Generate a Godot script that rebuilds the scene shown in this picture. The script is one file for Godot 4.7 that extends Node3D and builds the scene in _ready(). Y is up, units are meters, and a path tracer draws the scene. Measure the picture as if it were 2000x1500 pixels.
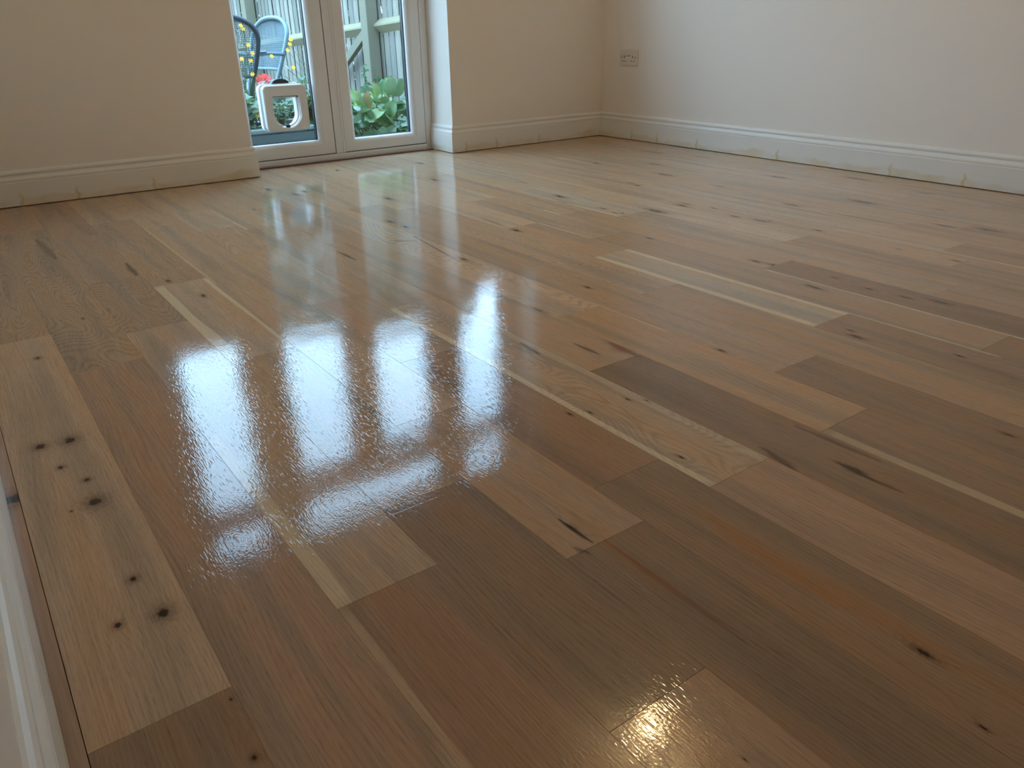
extends Node3D
# An empty room with a freshly lacquered oak floor, garden doors and the garden beyond them.
# World: camera foot at the origin, x along the garden wall to the right, z towards the viewer, metres.

const ROW := 0.14595          # width of one floorboard
const ROW0 := -0.0351         # x of the left edge of row 0
const WALL_Z := -3.86         # plaster face of the garden wall
const DOOR_Z := -4.08         # inner face of the door leaves
const WALL_X := 3.5146        # plaster face of the right wall
const LEFT_X := -0.07         # plaster face of the left wall
const FRONT_Z := 1.5
const CEIL := 2.45

var used := {}
var mats := {}
var knots: Array = []
var streaks: Array = []
var saps: Array = []
var planks: Array = []
var noise := FastNoiseLite.new()
var floor_root: MeshInstance3D


func _ready() -> void:
	# ---- camera, sky, exposure
	var yaw := deg_to_rad(35.7245)
	var pitch := deg_to_rad(25.138)
	var roll := deg_to_rad(-1.0785)
	var fw := Vector3(sin(yaw), 0, -cos(yaw))
	var rt := Vector3(cos(yaw), 0, sin(yaw))
	var f := fw * cos(pitch) - Vector3.UP * sin(pitch)
	var u := Vector3.UP * cos(pitch) + fw * sin(pitch)
	var r := rt * cos(roll) + u * sin(roll)
	var u2 := u * cos(roll) - rt * sin(roll)
	var cam := Camera3D.new()
	cam.name = "camera"
	cam.keep_aspect = Camera3D.KEEP_HEIGHT
	cam.fov = rad_to_deg(2.0 * atan(750.0 / 1497.37))
	cam.near = 0.01
	cam.far = 200.0
	cam.transform = Transform3D(Basis(r, u2, -f), Vector3(0, 0.66, 0))
	add_child(cam)
	cam.current = true

	var sky_mat := ProceduralSkyMaterial.new()
	sky_mat.sky_top_color = Color(0.67, 0.86, 1.0)
	sky_mat.sky_horizon_color = Color(0.73, 0.89, 1.0)
	sky_mat.ground_bottom_color = Color(0.30, 0.31, 0.30)
	sky_mat.ground_horizon_color = Color(0.45, 0.47, 0.47)
	sky_mat.sky_curve = 0.2
	sky_mat.sun_angle_max = 1.0
	var sky := Sky.new()
	sky.sky_material = sky_mat
	var env := Environment.new()
	env.background_mode = Environment.BG_SKY
	env.sky = sky
	env.background_energy_multiplier = 1.0
	env.ambient_light_source = Environment.AMBIENT_SOURCE_SKY
	env.reflected_light_source = Environment.REFLECTION_SOURCE_SKY
	env.tonemap_mode = Environment.TONE_MAPPER_LINEAR
	env.tonemap_exposure = 11.5
	env.sdfgi_enabled = true
	env.ssao_enabled = true
	env.ssil_enabled = true
	var we := WorldEnvironment.new()
	we.name = "sky_and_exposure"
	we.environment = env
	add_child(we)

	noise.noise_type = FastNoiseLite.TYPE_SIMPLEX_SMOOTH
	noise.fractal_type = FastNoiseLite.FRACTAL_NONE
	noise.frequency = 1.0
	noise.seed = 7
	make_materials()

	# ---- the room
	build_shell()
	build_floor()
	build_baseboards()
	build_windows()
	build_door()
	# ---- things in it
	build_cat_flap()
	build_socket()
	build_lamp()
	# ---- the garden
	build_garden()


# ======================================================================= helpers
class MB:
	var v := PackedVector3Array()
	var n := PackedVector3Array()
	var t := PackedVector2Array()
	var t2 := PackedVector2Array()
	var c := PackedColorArray()
	var idx := PackedInt32Array()
	var col := Color.WHITE

	func point(p: Vector3, nn: Vector3, uv := Vector2.ZERO, uv2 := Vector2.ZERO) -> int:
		v.append(p)
		n.append(nn)
		t.append(uv)
		t2.append(uv2)
		c.append(col)
		return v.size() - 1

	# a, b, c counter-clockwise seen from outside
	func tri(a: Vector3, b: Vector3, d: Vector3) -> void:
		var nn := (b - a).cross(d - a).normalized()
		var i := point(a, nn)
		point(b, nn)
		point(d, nn)
		idx.append_array([i, i + 2, i + 1])

	func quad(a: Vector3, b: Vector3, d: Vector3, e: Vector3, ua := Vector2.ZERO, ub := Vector2.ZERO, ud := Vector2.ZERO, ue := Vector2.ZERO) -> void:
		var nn := (d - a).cross(e - b).normalized()
		var i := point(a, nn, ua)
		point(b, nn, ub)
		point(d, nn, ud)
		point(e, nn, ue)
		idx.append_array([i, i + 2, i + 1, i, i + 3, i + 2])

	func box(lo: Vector3, hi: Vector3, ch := 0.0, xf := Transform3D.IDENTITY) -> void:
		var cc := (lo + hi) / 2.0
		var h := (hi - lo) / 2.0
		var k := h - Vector3.ONE * ch
		for ax in 3:
			var b := (ax + 1) % 3
			var d := (ax + 2) % 3
			for s in [-1.0, 1.0]:
				var q: Array = []
				for w in [[-1, -1], [1, -1], [1, 1], [-1, 1]]:
					var p := Vector3.ZERO
					p[ax] = s * h[ax]
					p[b] = w[0] * k[b] * s
					p[d] = w[1] * k[d]
					q.append(xf * (cc + p))
				quad(q[0], q[1], q[2], q[3])
		if ch <= 0.0:
			return
		for ax in 3:
			var b := (ax + 1) % 3
			var d := (ax + 2) % 3
			for s1 in [-1.0, 1.0]:
				for s2 in [-1.0, 1.0]:
					var p := Vector3.ZERO
					p[b] = s1 * h[b]
					p[d] = s2 * k[d]
					var q := Vector3.ZERO
					q[b] = s1 * k[b]
					q[d] = s2 * h[d]
					var e := Vector3.ZERO
					e[ax] = k[ax] * s1 * s2
					quad(xf * (cc + p - e), xf * (cc + p + e), xf * (cc + q + e), xf * (cc + q - e))
		for sx in [-1.0, 1.0]:
			for sy in [-1.0, 1.0]:
				for sz in [-1.0, 1.0]:
					var a := xf * (cc + Vector3(sx * h.x, sy * k.y, sz * k.z))
					var b2 := xf * (cc + Vector3(sx * k.x, sy * h.y, sz * k.z))
					var d2 := xf * (cc + Vector3(sx * k.x, sy * k.y, sz * h.z))
					if sx * sy * sz > 0:
						tri(a, b2, d2)
					else:
						tri(a, d2, b2)

	# a convex or concave polygon in x, y pushed from z0 to z1
	func prism(poly: PackedVector2Array, z0: float, z1: float, xf := Transform3D.IDENTITY) -> void:
		var area := 0.0
		for i in poly.size():
			area += poly[i].cross(poly[(i + 1) % poly.size()])
		var pp := poly.duplicate()
		if area < 0:
			pp.reverse()
		for i in pp.size():
			var a := pp[i]
			var b := pp[(i + 1) % pp.size()]
			quad(xf * Vector3(a.x, a.y, z1), xf * Vector3(a.x, a.y, z0), xf * Vector3(b.x, b.y, z0), xf * Vector3(b.x, b.y, z1))
		var tr := Geometry2D.triangulate_polygon(pp)
		for i in range(0, tr.size(), 3):
			var a := pp[tr[i]]
			var b := pp[tr[i + 1]]
			var d := pp[tr[i + 2]]
			if (b - a).cross(d - a) < 0:
				var e := b
				b = d
				d = e
			tri(xf * Vector3(a.x, a.y, z1), xf * Vector3(b.x, b.y, z1), xf * Vector3(d.x, d.y, z1))
			tri(xf * Vector3(a.x, a.y, z0), xf * Vector3(d.x, d.y, z0), xf * Vector3(b.x, b.y, z0))

	func tube(path: Array, r0: float, r1 := -1.0, sides := 8, caps := true) -> void:
		if r1 < 0:
			r1 = r0
		var m := path.size()
		var base := v.size()
		var side := Vector3.ZERO
		for i in m:
			var d: Vector3 = (path[mini(i + 1, m - 1)] - path[maxi(i - 1, 0)]).normalized()
			if i == 0:
				side = d.cross(Vector3.UP if absf(d.y) < 0.9 else Vector3.RIGHT).normalized()
			else:
				side = (side - d * side.dot(d)).normalized()
			var up := d.cross(side)
			var rr := lerpf(r0, r1, float(i) / maxf(1.0, m - 1))
			for k in sides:
				var a := TAU * k / sides
				var o := side * cos(a) + up * sin(a)
				point(path[i] + o * rr, o)
		for i in m - 1:
			for k in sides:
				var a := base + i * sides + k
				var b := base + i * sides + (k + 1) % sides
				idx.append_array([a, b + sides, b, a, a + sides, b + sides])
		if caps:
			for e in [0, m - 1]:
				var d: Vector3 = (path[0] - path[1]).normalized() if e == 0 else (path[m - 1] - path[m - 2]).normalized()
				var i0 := point(path[e], d)
				for k in sides:
					point(v[base + e * sides + k], d)
				for k in sides:
					var a := i0 + 1 + k
					var b := i0 + 1 + (k + 1) % sides
					if e == 0:
						idx.append_array([i0, a, b])
					else:
						idx.append_array([i0, b, a])

	# profile of (radius, height) turned round y
	func lathe(profile: Array, segs: int, xf := Transform3D.IDENTITY) -> void:
		var base := v.size()
		var m := profile.size()
		for i in m:
			var d: Vector2 = profile[mini(i + 1, m - 1)] - profile[maxi(i - 1, 0)]
			var nn := Vector2(d.y, -d.x).normalized()
			for k in segs + 1:
				var a := TAU * k / segs
				point(xf * Vector3(profile[i].x * cos(a), profile[i].y, profile[i].x * sin(a)), (xf.basis * Vector3(nn.x * cos(a), nn.y, nn.x * sin(a))).normalized())
		for i in m - 1:
			for k in segs:
				var a := base + i * (segs + 1) + k
				var b := a + segs + 1
				idx.append_array([a, b, b + 1, a, b + 1, a + 1])

	# a leaf blade: base at xf's origin, growing along +z, its face up (+y), arched and folded along the midrib
	func leaf(xf: Transform3D, length: float, width: float, arch: float, fold: float, rows := 6, wave := 0.0) -> void:
		var base := v.size()
		var pts: Array = []
		for i in rows + 1:
			var s := float(i) / rows
			var w := width * 0.5 * sqrt(maxf(0.0, sin(PI * pow(s, 0.75)))) if i > 0 and i < rows else 0.002
			var y := -arch * length * s * s
			var wv := wave * sin(s * 17.0) * width
			pts.append([Vector3(-w, y + fold * w + wv, s * length), Vector3(-w * 0.5, y + fold * w * 0.62, s * length), Vector3(0, y, s * length), Vector3(w * 0.5, y + fold * w * 0.62, s * length), Vector3(w, y + fold * w - wv, s * length)])
		for i in rows + 1:
			for k in 5:
				var da: Vector3 = pts[i][mini(k + 1, 4)] - pts[i][maxi(k - 1, 0)]
				var db: Vector3 = pts[mini(i + 1, rows)][k] - pts[maxi(i - 1, 0)][k]
				point(xf * pts[i][k], (xf.basis * db.cross(da)).normalized(), Vector2(k / 4.0, float(i) / rows))
		for i in rows:
			for k in 4:
				var a := base + i * 5 + k
				idx.append_array([a, a + 1, a + 6, a, a + 6, a + 5])

	func done(mat: Material) -> ArrayMesh:
		var arr: Array = []
		arr.resize(Mesh.ARRAY_MAX)
		arr[Mesh.ARRAY_VERTEX] = v
		arr[Mesh.ARRAY_NORMAL] = n
		arr[Mesh.ARRAY_TEX_UV] = t
		arr[Mesh.ARRAY_TEX_UV2] = t2
		arr[Mesh.ARRAY_COLOR] = c
		arr[Mesh.ARRAY_INDEX] = idx
		var m := ArrayMesh.new()
		m.add_surface_from_arrays(Mesh.PRIMITIVE_TRIANGLES, arr)
		m.surface_set_material(0, mat)
		return m


func numbered(called: String) -> String:
	var k: int = used.get(called, 0)
	used[called] = k + 1
	return called if k == 0 else "%s_%03d" % [called, k]


# one named mesh; parts are numbered among their siblings by add_child(.., true)
func obj(called: String, mb: MB, mat: Material, parent: Node = null) -> MeshInstance3D:
	return put(called, mb.done(mat), parent)


func put(called: String, mesh: Mesh, parent: Node = null) -> MeshInstance3D:
	var o := MeshInstance3D.new()
	o.mesh = mesh
	o.cast_shadow = GeometryInstance3D.SHADOW_CASTING_SETTING_ON
	if parent == null:
		o.name = numbered(called)
		add_child(o)
	else:
		o.name = called
		if parent.has_node(NodePath(called)):
			var k := 1
			while parent.has_node(NodePath("%s_%03d" % [called, k])):
				k += 1
			o.name = "%s_%03d" % [called, k]
		parent.add_child(o)
	return o


func tag(o: Node, label: String, category: String, group := "") -> void:
	o.set_meta("label", label)
	o.set_meta("category", category)
	if group != "":
		o.set_meta("group", group)


func thing(called: String, at: Vector3, label: String, category: String, group := "") -> Node3D:
	var o := Node3D.new()
	o.name = numbered(called)
	add_child(o)
	o.position = at
	tag(o, label, category, group)
	return o


func struct(called: String, mb: MB, mat: Material, label: String, category: String) -> MeshInstance3D:
	var o := obj(called, mb, mat)
	o.set_meta("kind", "structure")
	tag(o, label, category)
	return o


func mat(called: String, color: Color, rough: float, metal := 0.0) -> StandardMaterial3D:
	var m := StandardMaterial3D.new()
	m.resource_name = called
	m.albedo_color = color
	m.roughness = rough
	m.metallic = metal
	m.cull_mode = BaseMaterial3D.CULL_DISABLED
	mats[called] = m
	return m


func c8(r: float, g: float, b: float) -> Color:
	return Color(r / 255.0, g / 255.0, b / 255.0)


# ======================================================================= materials
func make_materials() -> void:
	mat("wall_paint", c8(242, 234, 225), 0.85)
	mat("ceiling_paint", c8(244, 242, 238), 0.9)
	var sk := mat("skirting_paint", Color.WHITE, 0.38)
	sk.albedo_texture = skirting_texture()
	mat("upvc", c8(232, 232, 232), 0.22)
	mat("upvc_shade", c8(196, 196, 196), 0.4)
	mat("seal", c8(20, 22, 24), 0.6)
	mat("spacer", c8(28, 40, 52), 0.35)
	var gl := mat("glass", Color(0.03, 0.05, 0.05, 0.05), 0.02)
	gl.transparency = BaseMaterial3D.TRANSPARENCY_ALPHA
	var pl := mat("clear_plastic", Color(0.25, 0.27, 0.25, 0.08), 0.08)
	pl.transparency = BaseMaterial3D.TRANSPARENCY_ALPHA
	mat("white_plastic", c8(236, 234, 232), 0.3)
	mat("dark_plastic", c8(30, 30, 32), 0.4)
	mat("socket_plastic", c8(224, 216, 205), 0.4)
	mat("socket_hole_and_shadow", c8(18, 15, 12), 0.7)
	mat("steel", c8(150, 148, 142), 0.35, 1.0)
	mat("subfloor", c8(70, 46, 28), 0.9)
	mat("threshold_oak", c8(120, 66, 34), 0.45)
	var bulb := mat("bulb_glow", c8(255, 226, 180), 0.4)
	bulb.emission_enabled = true
	bulb.emission = Color(1.0, 0.86, 0.62)
	bulb.emission_energy_multiplier = 10.5
	# garden
	mat("paving", c8(116, 112, 104), 0.9)
	mat("joint_sand", c8(72, 68, 62), 0.95)
	mat("soil", c8(40, 31, 25), 1.0)
	mat("planter_paint", c8(62, 76, 74), 0.6)
	mat("planter_rim", c8(96, 112, 108), 0.6)
	for k in 4:
		var wd := mat("fence_wood_%d" % k, [c8(138, 135, 126), c8(127, 126, 120), c8(147, 143, 132), c8(120, 119, 110)][k], 0.85)
		wd.detail_enabled = true
		wd.detail_albedo = weathered_texture()
		wd.detail_blend_mode = BaseMaterial3D.BLEND_MODE_MUL
		wd.detail_uv_layer = BaseMaterial3D.DETAIL_UV_1
		wd.uv1_triplanar = true
		wd.uv1_scale = Vector3(1.6, 1.6, 1.6)
	mat("post_wood", c8(112, 109, 92), 0.85)
	mat("rail_wood", c8(128, 123, 98), 0.85)
	mat("chair_metal", c8(44, 52, 60), 0.4, 0.2)
	mat("chair_mesh", c8(60, 72, 80), 0.45, 0.2)
	mat("chair_metal_light", c8(92, 112, 120), 0.35, 0.2)
	leaf_mat("leaf_deep", c8(38, 73, 40), 0.34)
	leaf_mat("leaf_mid", c8(55, 91, 48), 0.36)
	leaf_mat("leaf_lime", c8(84, 110, 40), 0.4)
	leaf_mat("leaf_rust", c8(116, 77, 40), 0.5)
	leaf_mat("leaf_pale", c8(92, 117, 95), 0.5)
	leaf_mat("leaf_hedge", c8(36, 50, 30), 0.5)
	leaf_mat("leaf_vine", c8(47, 92, 54), 0.45)
	leaf_mat("petal_yellow", c8(214, 160, 30), 0.6)
	leaf_mat("petal_red", c8(228, 40, 72), 0.6)
	leaf_mat("petal_orange", c8(149, 63, 43), 0.6)
	leaf_mat("petal_white", c8(153, 150, 145), 0.6)
	mat("stem_green", c8(60, 80, 46), 0.6)
	mat("stem_dry", c8(87, 76, 60), 0.8)


func leaf_mat(called: String, color: Color, rough: float) -> void:
	var m := mat(called, color, rough)
	m.backlight_enabled = true
	m.backlight = Color(0.35, 0.4, 0.25)


var weathered: ImageTexture
func weathered_texture() -> ImageTexture:
	if weathered:
		return weathered
	var w := 128
	var h := 256
	var d := PackedByteArray()
	d.resize(w * h * 3)
	for y in h:
		for x in w:
			var g := noise.get_noise_2d(x * 0.42, y * 0.016) * 0.10 + noise.get_noise_2d(x * 0.10 + 40.0, y * 0.006) * 0.07
			var k := (y * w + x) * 3
			d[k] = int(clampf((0.90 + g) * 255.0, 0, 255))
			d[k + 1] = int(clampf((0.90 + g * 0.98) * 255.0, 0, 255))
			d[k + 2] = int(clampf((0.89 + g * 0.92) * 255.0, 0, 255))
	weathered = ImageTexture.create_from_image(Image.create_from_data(w, h, false, Image.FORMAT_RGB8, d))
	return weathered


# satin white paint; a yellowed band of lacquer brushed along the foot, with a few runs and a ragged upper edge
func skirting_texture() -> ImageTexture:
	var w := 1024
	var h := 80
	var d := PackedByteArray()
	d.resize(w * h * 3)
	for x in w:
		var u := float(x) / w * 2.6
		var edge := 0.036 + 0.016 * noise.get_noise_2d(u * 3.0, 4.0) + 0.007 * noise.get_noise_2d(u * 16.0, 9.0)
		for y in h:
			var yy := 0.15 * (1.0 - (y + 0.5) / h)
			var st := clampf((edge - yy) / 0.010, 0.0, 1.0) * (0.5 + 0.5 * noise.get_noise_2d(u * 7.0, 30.0))
			var run := 0.0
			for p in [0.31, 0.52, 0.83, 1.37, 1.98, 2.31]:
				var dd := absf(u - p - 0.004 * sin(yy * 160.0 + p * 9.0))
				run = maxf(run, clampf(1.0 - dd / 0.009, 0.0, 1.0) * clampf((0.062 - yy) / 0.02, 0.0, 1.0))
			st = clampf(maxf(0.55 * st, 0.0) + run * 0.8, 0.0, 1.0)
			var k := (y * w + x) * 3
			d[k] = int(lerpf(236, 212, st))
			d[k + 1] = int(lerpf(232, 192, st))
			d[k + 2] = int(lerpf(225, 148, st))
	return ImageTexture.create_from_image(Image.create_from_data(w, h, false, Image.FORMAT_RGB8, d))


# ======================================================================= room shell
func build_shell() -> void:
	var mb := MB.new()
	var zo := -4.20
	for b in [[LEFT_X - 0.15, 0.62, -0.02, CEIL], [0.62, 1.246, -0.02, 0.80], [2.397, 2.98, -0.02, 0.80], [2.98, WALL_X + 0.15, -0.02, CEIL], [0.62, 2.98, 2.40, CEIL]]:
		mb.box(Vector3(b[0], b[2], zo), Vector3(b[1], b[3], WALL_Z))
	mb.box(Vector3(1.246, -0.3, zo), Vector3(2.397, -0.02, WALL_Z))
	struct("wall_back", mb, mats.wall_paint, "cream painted garden wall pierced by the white doors and windows", "wall")
	mb = MB.new()
	mb.box(Vector3(WALL_X, -0.02, WALL_Z), Vector3(WALL_X + 0.15, CEIL, FRONT_Z + 0.15))
	struct("wall_right", mb, mats.wall_paint, "plain cream wall on the right with the double socket", "wall")
	mb = MB.new()
	mb.box(Vector3(LEFT_X - 0.15, -0.02, WALL_Z), Vector3(LEFT_X, CEIL, FRONT_Z + 0.15))
	struct("wall_left", mb, mats.wall_paint, "cream wall close at the left edge above its white skirting", "wall")
	mb = MB.new()
	mb.box(Vector3(LEFT_X, -0.02, FRONT_Z), Vector3(WALL_X, CEIL, FRONT_Z + 0.15))
	struct("wall_front", mb, mats.wall_paint, "cream wall behind the viewer closing the room", "wall")
	mb = MB.new()
	mb.box(Vector3(LEFT_X - 0.15, CEIL, -4.20), Vector3(WALL_X + 0.15, CEIL + 0.15, FRONT_Z + 0.15))
	struct("ceiling", mb, mats.ceiling_paint, "flat white ceiling of the empty room", "ceiling")
	# window boards inside the two side windows
	for s in [[0.62, 1.246, "left"], [2.397, 2.98, "right"]]:
		mb = MB.new()
		mb.box(Vector3(s[0], 0.80, -4.08), Vector3(s[1], 0.822, WALL_Z + 0.02), 0.004)
		struct("trim_1" if s[2] == "left" else "trim_2", mb, mats.upvc, "white window board under the %s side window" % s[2], "trim")
	# stained oak bead along the foot of the doors
	mb = MB.new()
	mb.box(Vector3(1.262, -0.004, -4.066), Vector3(2.380, 0.005, -4.052), 0.002)
	struct("trim_3", mb, mats.threshold_oak, "thin dark stained bead along the foot of the doors", "trim")


const SKIRT := [Vector2(0.0, 0.003), Vector2(0.0175, 0.003), Vector2(0.018, 0.004), Vector2(0.018, 0.0975), Vector2(0.0165, 0.0995), Vector2(0.0165, 0.102), Vector2(0.0178, 0.104), Vector2(0.0176, 0.109), Vector2(0.0155, 0.114), Vector2(0.0115, 0.119), Vector2(0.0095, 0.1235), Vector2(0.0092, 0.1265), Vector2(0.0115, 0.1285), Vector2(0.0125, 0.132), Vector2(0.0118, 0.137), Vector2(0.0085, 0.1425), Vector2(0.004, 0.1455), Vector2(0.0, 0.146)]


# a moulded skirting swept along a path of (x, z) corners on the plaster; the room is on the right hand of the path's direction
func skirting(called: String, path: Array, label: String) -> void:
	var mb := MB.new()
	var m := path.size()
	var mit: Array = []
	for i in m:
		var d0: Vector2 = (path[i] - path[maxi(i - 1, 0)]).normalized() if i > 0 else (path[1] - path[0]).normalized()
		var d1: Vector2 = (path[mini(i + 1, m - 1)] - path[i]).normalized() if i < m - 1 else d0
		var n0 := Vector2(-d0.y, d0.x)
		var n1 := Vector2(-d1.y, d1.x)
		var b := (n0 + n1).normalized()
		mit.append(b / b.dot(n0))
	var run := 0.0
	for i in m - 1:
		var length: float = (path[i + 1] - path[i]).length()
		for k in SKIRT.size() - 1:
			var a: Vector2 = SKIRT[k]
			var b: Vector2 = SKIRT[k + 1]
			var pa: Vector2 = path[i] + mit[i] * a.x
			var pb: Vector2 = path[i + 1] + mit[i + 1] * a.x
			var pc: Vector2 = path[i + 1] + mit[i + 1] * b.x
			var pd: Vector2 = path[i] + mit[i] * b.x
			var u0 := run / 2.6
			var u1 := (run + length) / 2.6
			mb.quad(Vector3(pa.x, a.y, pa.y), Vector3(pb.x, a.y, pb.y), Vector3(pc.x, b.y, pc.y), Vector3(pd.x, b.y, pd.y), Vector2(u0, 1.0 - a.y / 0.15), Vector2(u1, 1.0 - a.y / 0.15), Vector2(u1, 1.0 - b.y / 0.15), Vector2(u0, 1.0 - b.y / 0.15))
		run += length
	for e in [0, m - 1]:
		var poly := PackedVector2Array(SKIRT)
		var tr := Geometry2D.triangulate_polygon(poly)
		for i in range(0, tr.size(), 3):
			var q: Array = []
			for j in 3:
				var p: Vector2 = path[e] + mit[e] * poly[tr[i + j]].x
				q.append(Vector3(p.x, poly[tr[i + j]].y, p.y))
			mb.tri(q[0], q[1], q[2])
	struct(called, mb, mats.skirting_paint, label, "skirting")


func build_baseboards() -> void:
	skirting("baseboard_back", [Vector2(LEFT_X, WALL_Z), Vector2(1.246, WALL_Z), Vector2(1.246, -4.078)], "white moulded skirting left of the garden doors, yellowed at its foot")
	skirting("baseboard_back_right", [Vector2(2.397, -4.078), Vector2(2.397, WALL_Z), Vector2(WALL_X, WALL_Z)], "white moulded skirting between the garden doors and the room corner")
	skirting("baseboard_right", [Vector2(WALL_X, WALL_Z), Vector2(WALL_X, FRONT_Z)], "long white moulded skirting under the socket wall, with yellow drips")
	skirting("baseboard_front", [Vector2(WALL_X, FRONT_Z), Vector2(LEFT_X, FRONT_Z)], "white moulded skirting on the wall behind the viewer")
	skirting("baseboard_left", [Vector2(LEFT_X, FRONT_Z), Vector2(LEFT_X, WALL_Z)], "white moulded skirting cut by the lower left edge of the picture")


# ======================================================================= floor
func kn(x: float, z: float, r: float) -> void:
	knots.append([x, z, r])


func streak(x0: float, z0: float, x1: float, z1: float, w: float, s: float, c: String) -> void:
	streaks.append([x0, z0, x1, z1, w, s, c])


# a strip of pale sapwood along one edge of a row
func sap(row: int, z0: float, z1: float, side: String, w: float, s := 1.0) -> void:
	saps.append([row, z0, z1, side, w, s])


# tone letters: n tan, l light, p pale, w whitish, r reddish, k dark red, d dark brown, g grey-brown, o golden; figure: s straight, c cathedral, f close arches
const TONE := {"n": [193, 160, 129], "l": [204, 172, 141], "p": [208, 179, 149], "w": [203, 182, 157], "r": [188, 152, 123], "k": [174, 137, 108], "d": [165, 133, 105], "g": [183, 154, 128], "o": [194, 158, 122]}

const ROWS := [  # own board tones, plus light falloff painted in: far boards lighter, near ones darker
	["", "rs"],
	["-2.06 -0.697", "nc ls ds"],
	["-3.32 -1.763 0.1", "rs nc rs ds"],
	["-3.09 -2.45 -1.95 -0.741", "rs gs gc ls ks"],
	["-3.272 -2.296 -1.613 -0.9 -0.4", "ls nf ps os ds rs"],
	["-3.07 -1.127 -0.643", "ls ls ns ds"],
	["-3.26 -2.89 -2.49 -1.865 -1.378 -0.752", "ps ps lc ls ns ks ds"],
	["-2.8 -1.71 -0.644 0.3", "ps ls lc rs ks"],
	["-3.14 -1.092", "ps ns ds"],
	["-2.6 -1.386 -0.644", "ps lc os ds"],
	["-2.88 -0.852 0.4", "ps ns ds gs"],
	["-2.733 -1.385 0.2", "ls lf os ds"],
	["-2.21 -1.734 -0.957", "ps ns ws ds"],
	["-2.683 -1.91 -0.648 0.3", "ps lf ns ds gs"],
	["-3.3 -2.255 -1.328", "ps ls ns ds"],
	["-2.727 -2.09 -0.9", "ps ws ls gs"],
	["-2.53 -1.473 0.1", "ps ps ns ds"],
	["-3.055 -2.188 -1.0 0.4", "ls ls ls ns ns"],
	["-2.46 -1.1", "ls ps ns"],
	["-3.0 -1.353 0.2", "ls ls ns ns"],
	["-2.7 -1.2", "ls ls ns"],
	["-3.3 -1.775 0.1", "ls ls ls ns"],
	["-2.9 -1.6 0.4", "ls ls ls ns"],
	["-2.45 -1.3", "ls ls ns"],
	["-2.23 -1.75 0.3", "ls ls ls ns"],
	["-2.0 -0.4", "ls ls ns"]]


func build_floor() -> void:
	features()
	var mb := MB.new()
	mb.box(Vector3(LEFT_X, -0.2, WALL_Z), Vector3(WALL_X, -0.0185, FRONT_Z))
	mb.box(Vector3(1.246, -0.2, -4.07), Vector3(2.397, -0.0185, WALL_Z))
	floor_root = struct("floor", mb, mats.subfloor, "glossy oak plank floor mirroring the garden windows", "floor")
	var n := 0
	for i in ROWS.size():
		var row := i - 1
		var x0 := maxf(ROW0 + ROW * row, LEFT_X + 0.008)
		var x1 := minf(ROW0 + ROW * (row + 1), WALL_X - 0.008)
		if row == -1:
			x1 -= 0.0008
		if x1 - x0 < 0.005:
			continue
		var into := x0 > 1.25 and x1 < 2.395
		var ends: Array = [-4.048 if into else WALL_Z + 0.008]
		for s in ROWS[i][0].split(" ", false):
			ends.append(float(s))
		ends.append(FRONT_Z - 0.008)
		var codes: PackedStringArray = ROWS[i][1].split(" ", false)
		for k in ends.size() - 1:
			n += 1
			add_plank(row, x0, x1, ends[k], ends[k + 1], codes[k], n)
	# slips that fill the doorway beside the jambs
	add_plank(8, 1.252, ROW0 + ROW * 9, -4.048, WALL_Z + 0.0085, "ls", 201)
	add_plank(16, ROW0 + ROW * 16, 2.389, -4.048, WALL_Z + 0.0085, "ns", 202)
	# shelf-pack the boards into atlases, nearest ones at the finest scale
	planks.sort_custom(func(a, b): return a.th > b.th if a.th != b.th else a.id < b.id)
	var side := 2048
	var atlas := 0
	var px := 0
	var py := 0
	var shelf := 0
	for p in planks:
		if px + p.tw > side:
			px = 0
			py += shelf
			shelf = 0
		if py + p.th > side:
			atlas += 1
			px = 0
			py = 0
			shelf = 0
		shelf = maxi(shelf, p.th)
		p.atlas = atlas
		p.px = px
		p.py = py
		px += p.tw
	var group := WorkerThreadPool.add_group_task(paint_plank, planks.size(), -1, true)
	WorkerThreadPool.wait_for_group_task_completion(group)
	var bump := lacquer_normals()
	var mat_of: Array = []
	for a in atlas + 1:
		var im := Image.create_empty(side, side, false, Image.FORMAT_RGB8)
		for p in planks:
			if p.atlas == a:
				im.blit_rect(Image.create_from_data(p.tw, p.th, false, Image.FORMAT_RGB8, p.pix), Rect2i(0, 0, p.tw, p.th), Vector2i(p.px, p.py))
		var m := mat("lacquered_oak_%d" % a, Color.WHITE, 0.07)
		m.detail_enabled = true
		m.detail_albedo = ImageTexture.create_from_image(im)
		m.detail_blend_mode = BaseMaterial3D.BLEND_MODE_MIX
		m.detail_uv_layer = BaseMaterial3D.DETAIL_UV_2
		m.normal_enabled = true
		m.normal_texture = bump
		m.normal_scale = 1.0
		m.metallic_specular = 0.45
		mat_of.append(m)
	for p in planks:
		plank_mesh(p, mat_of[p.atlas], side)


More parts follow.
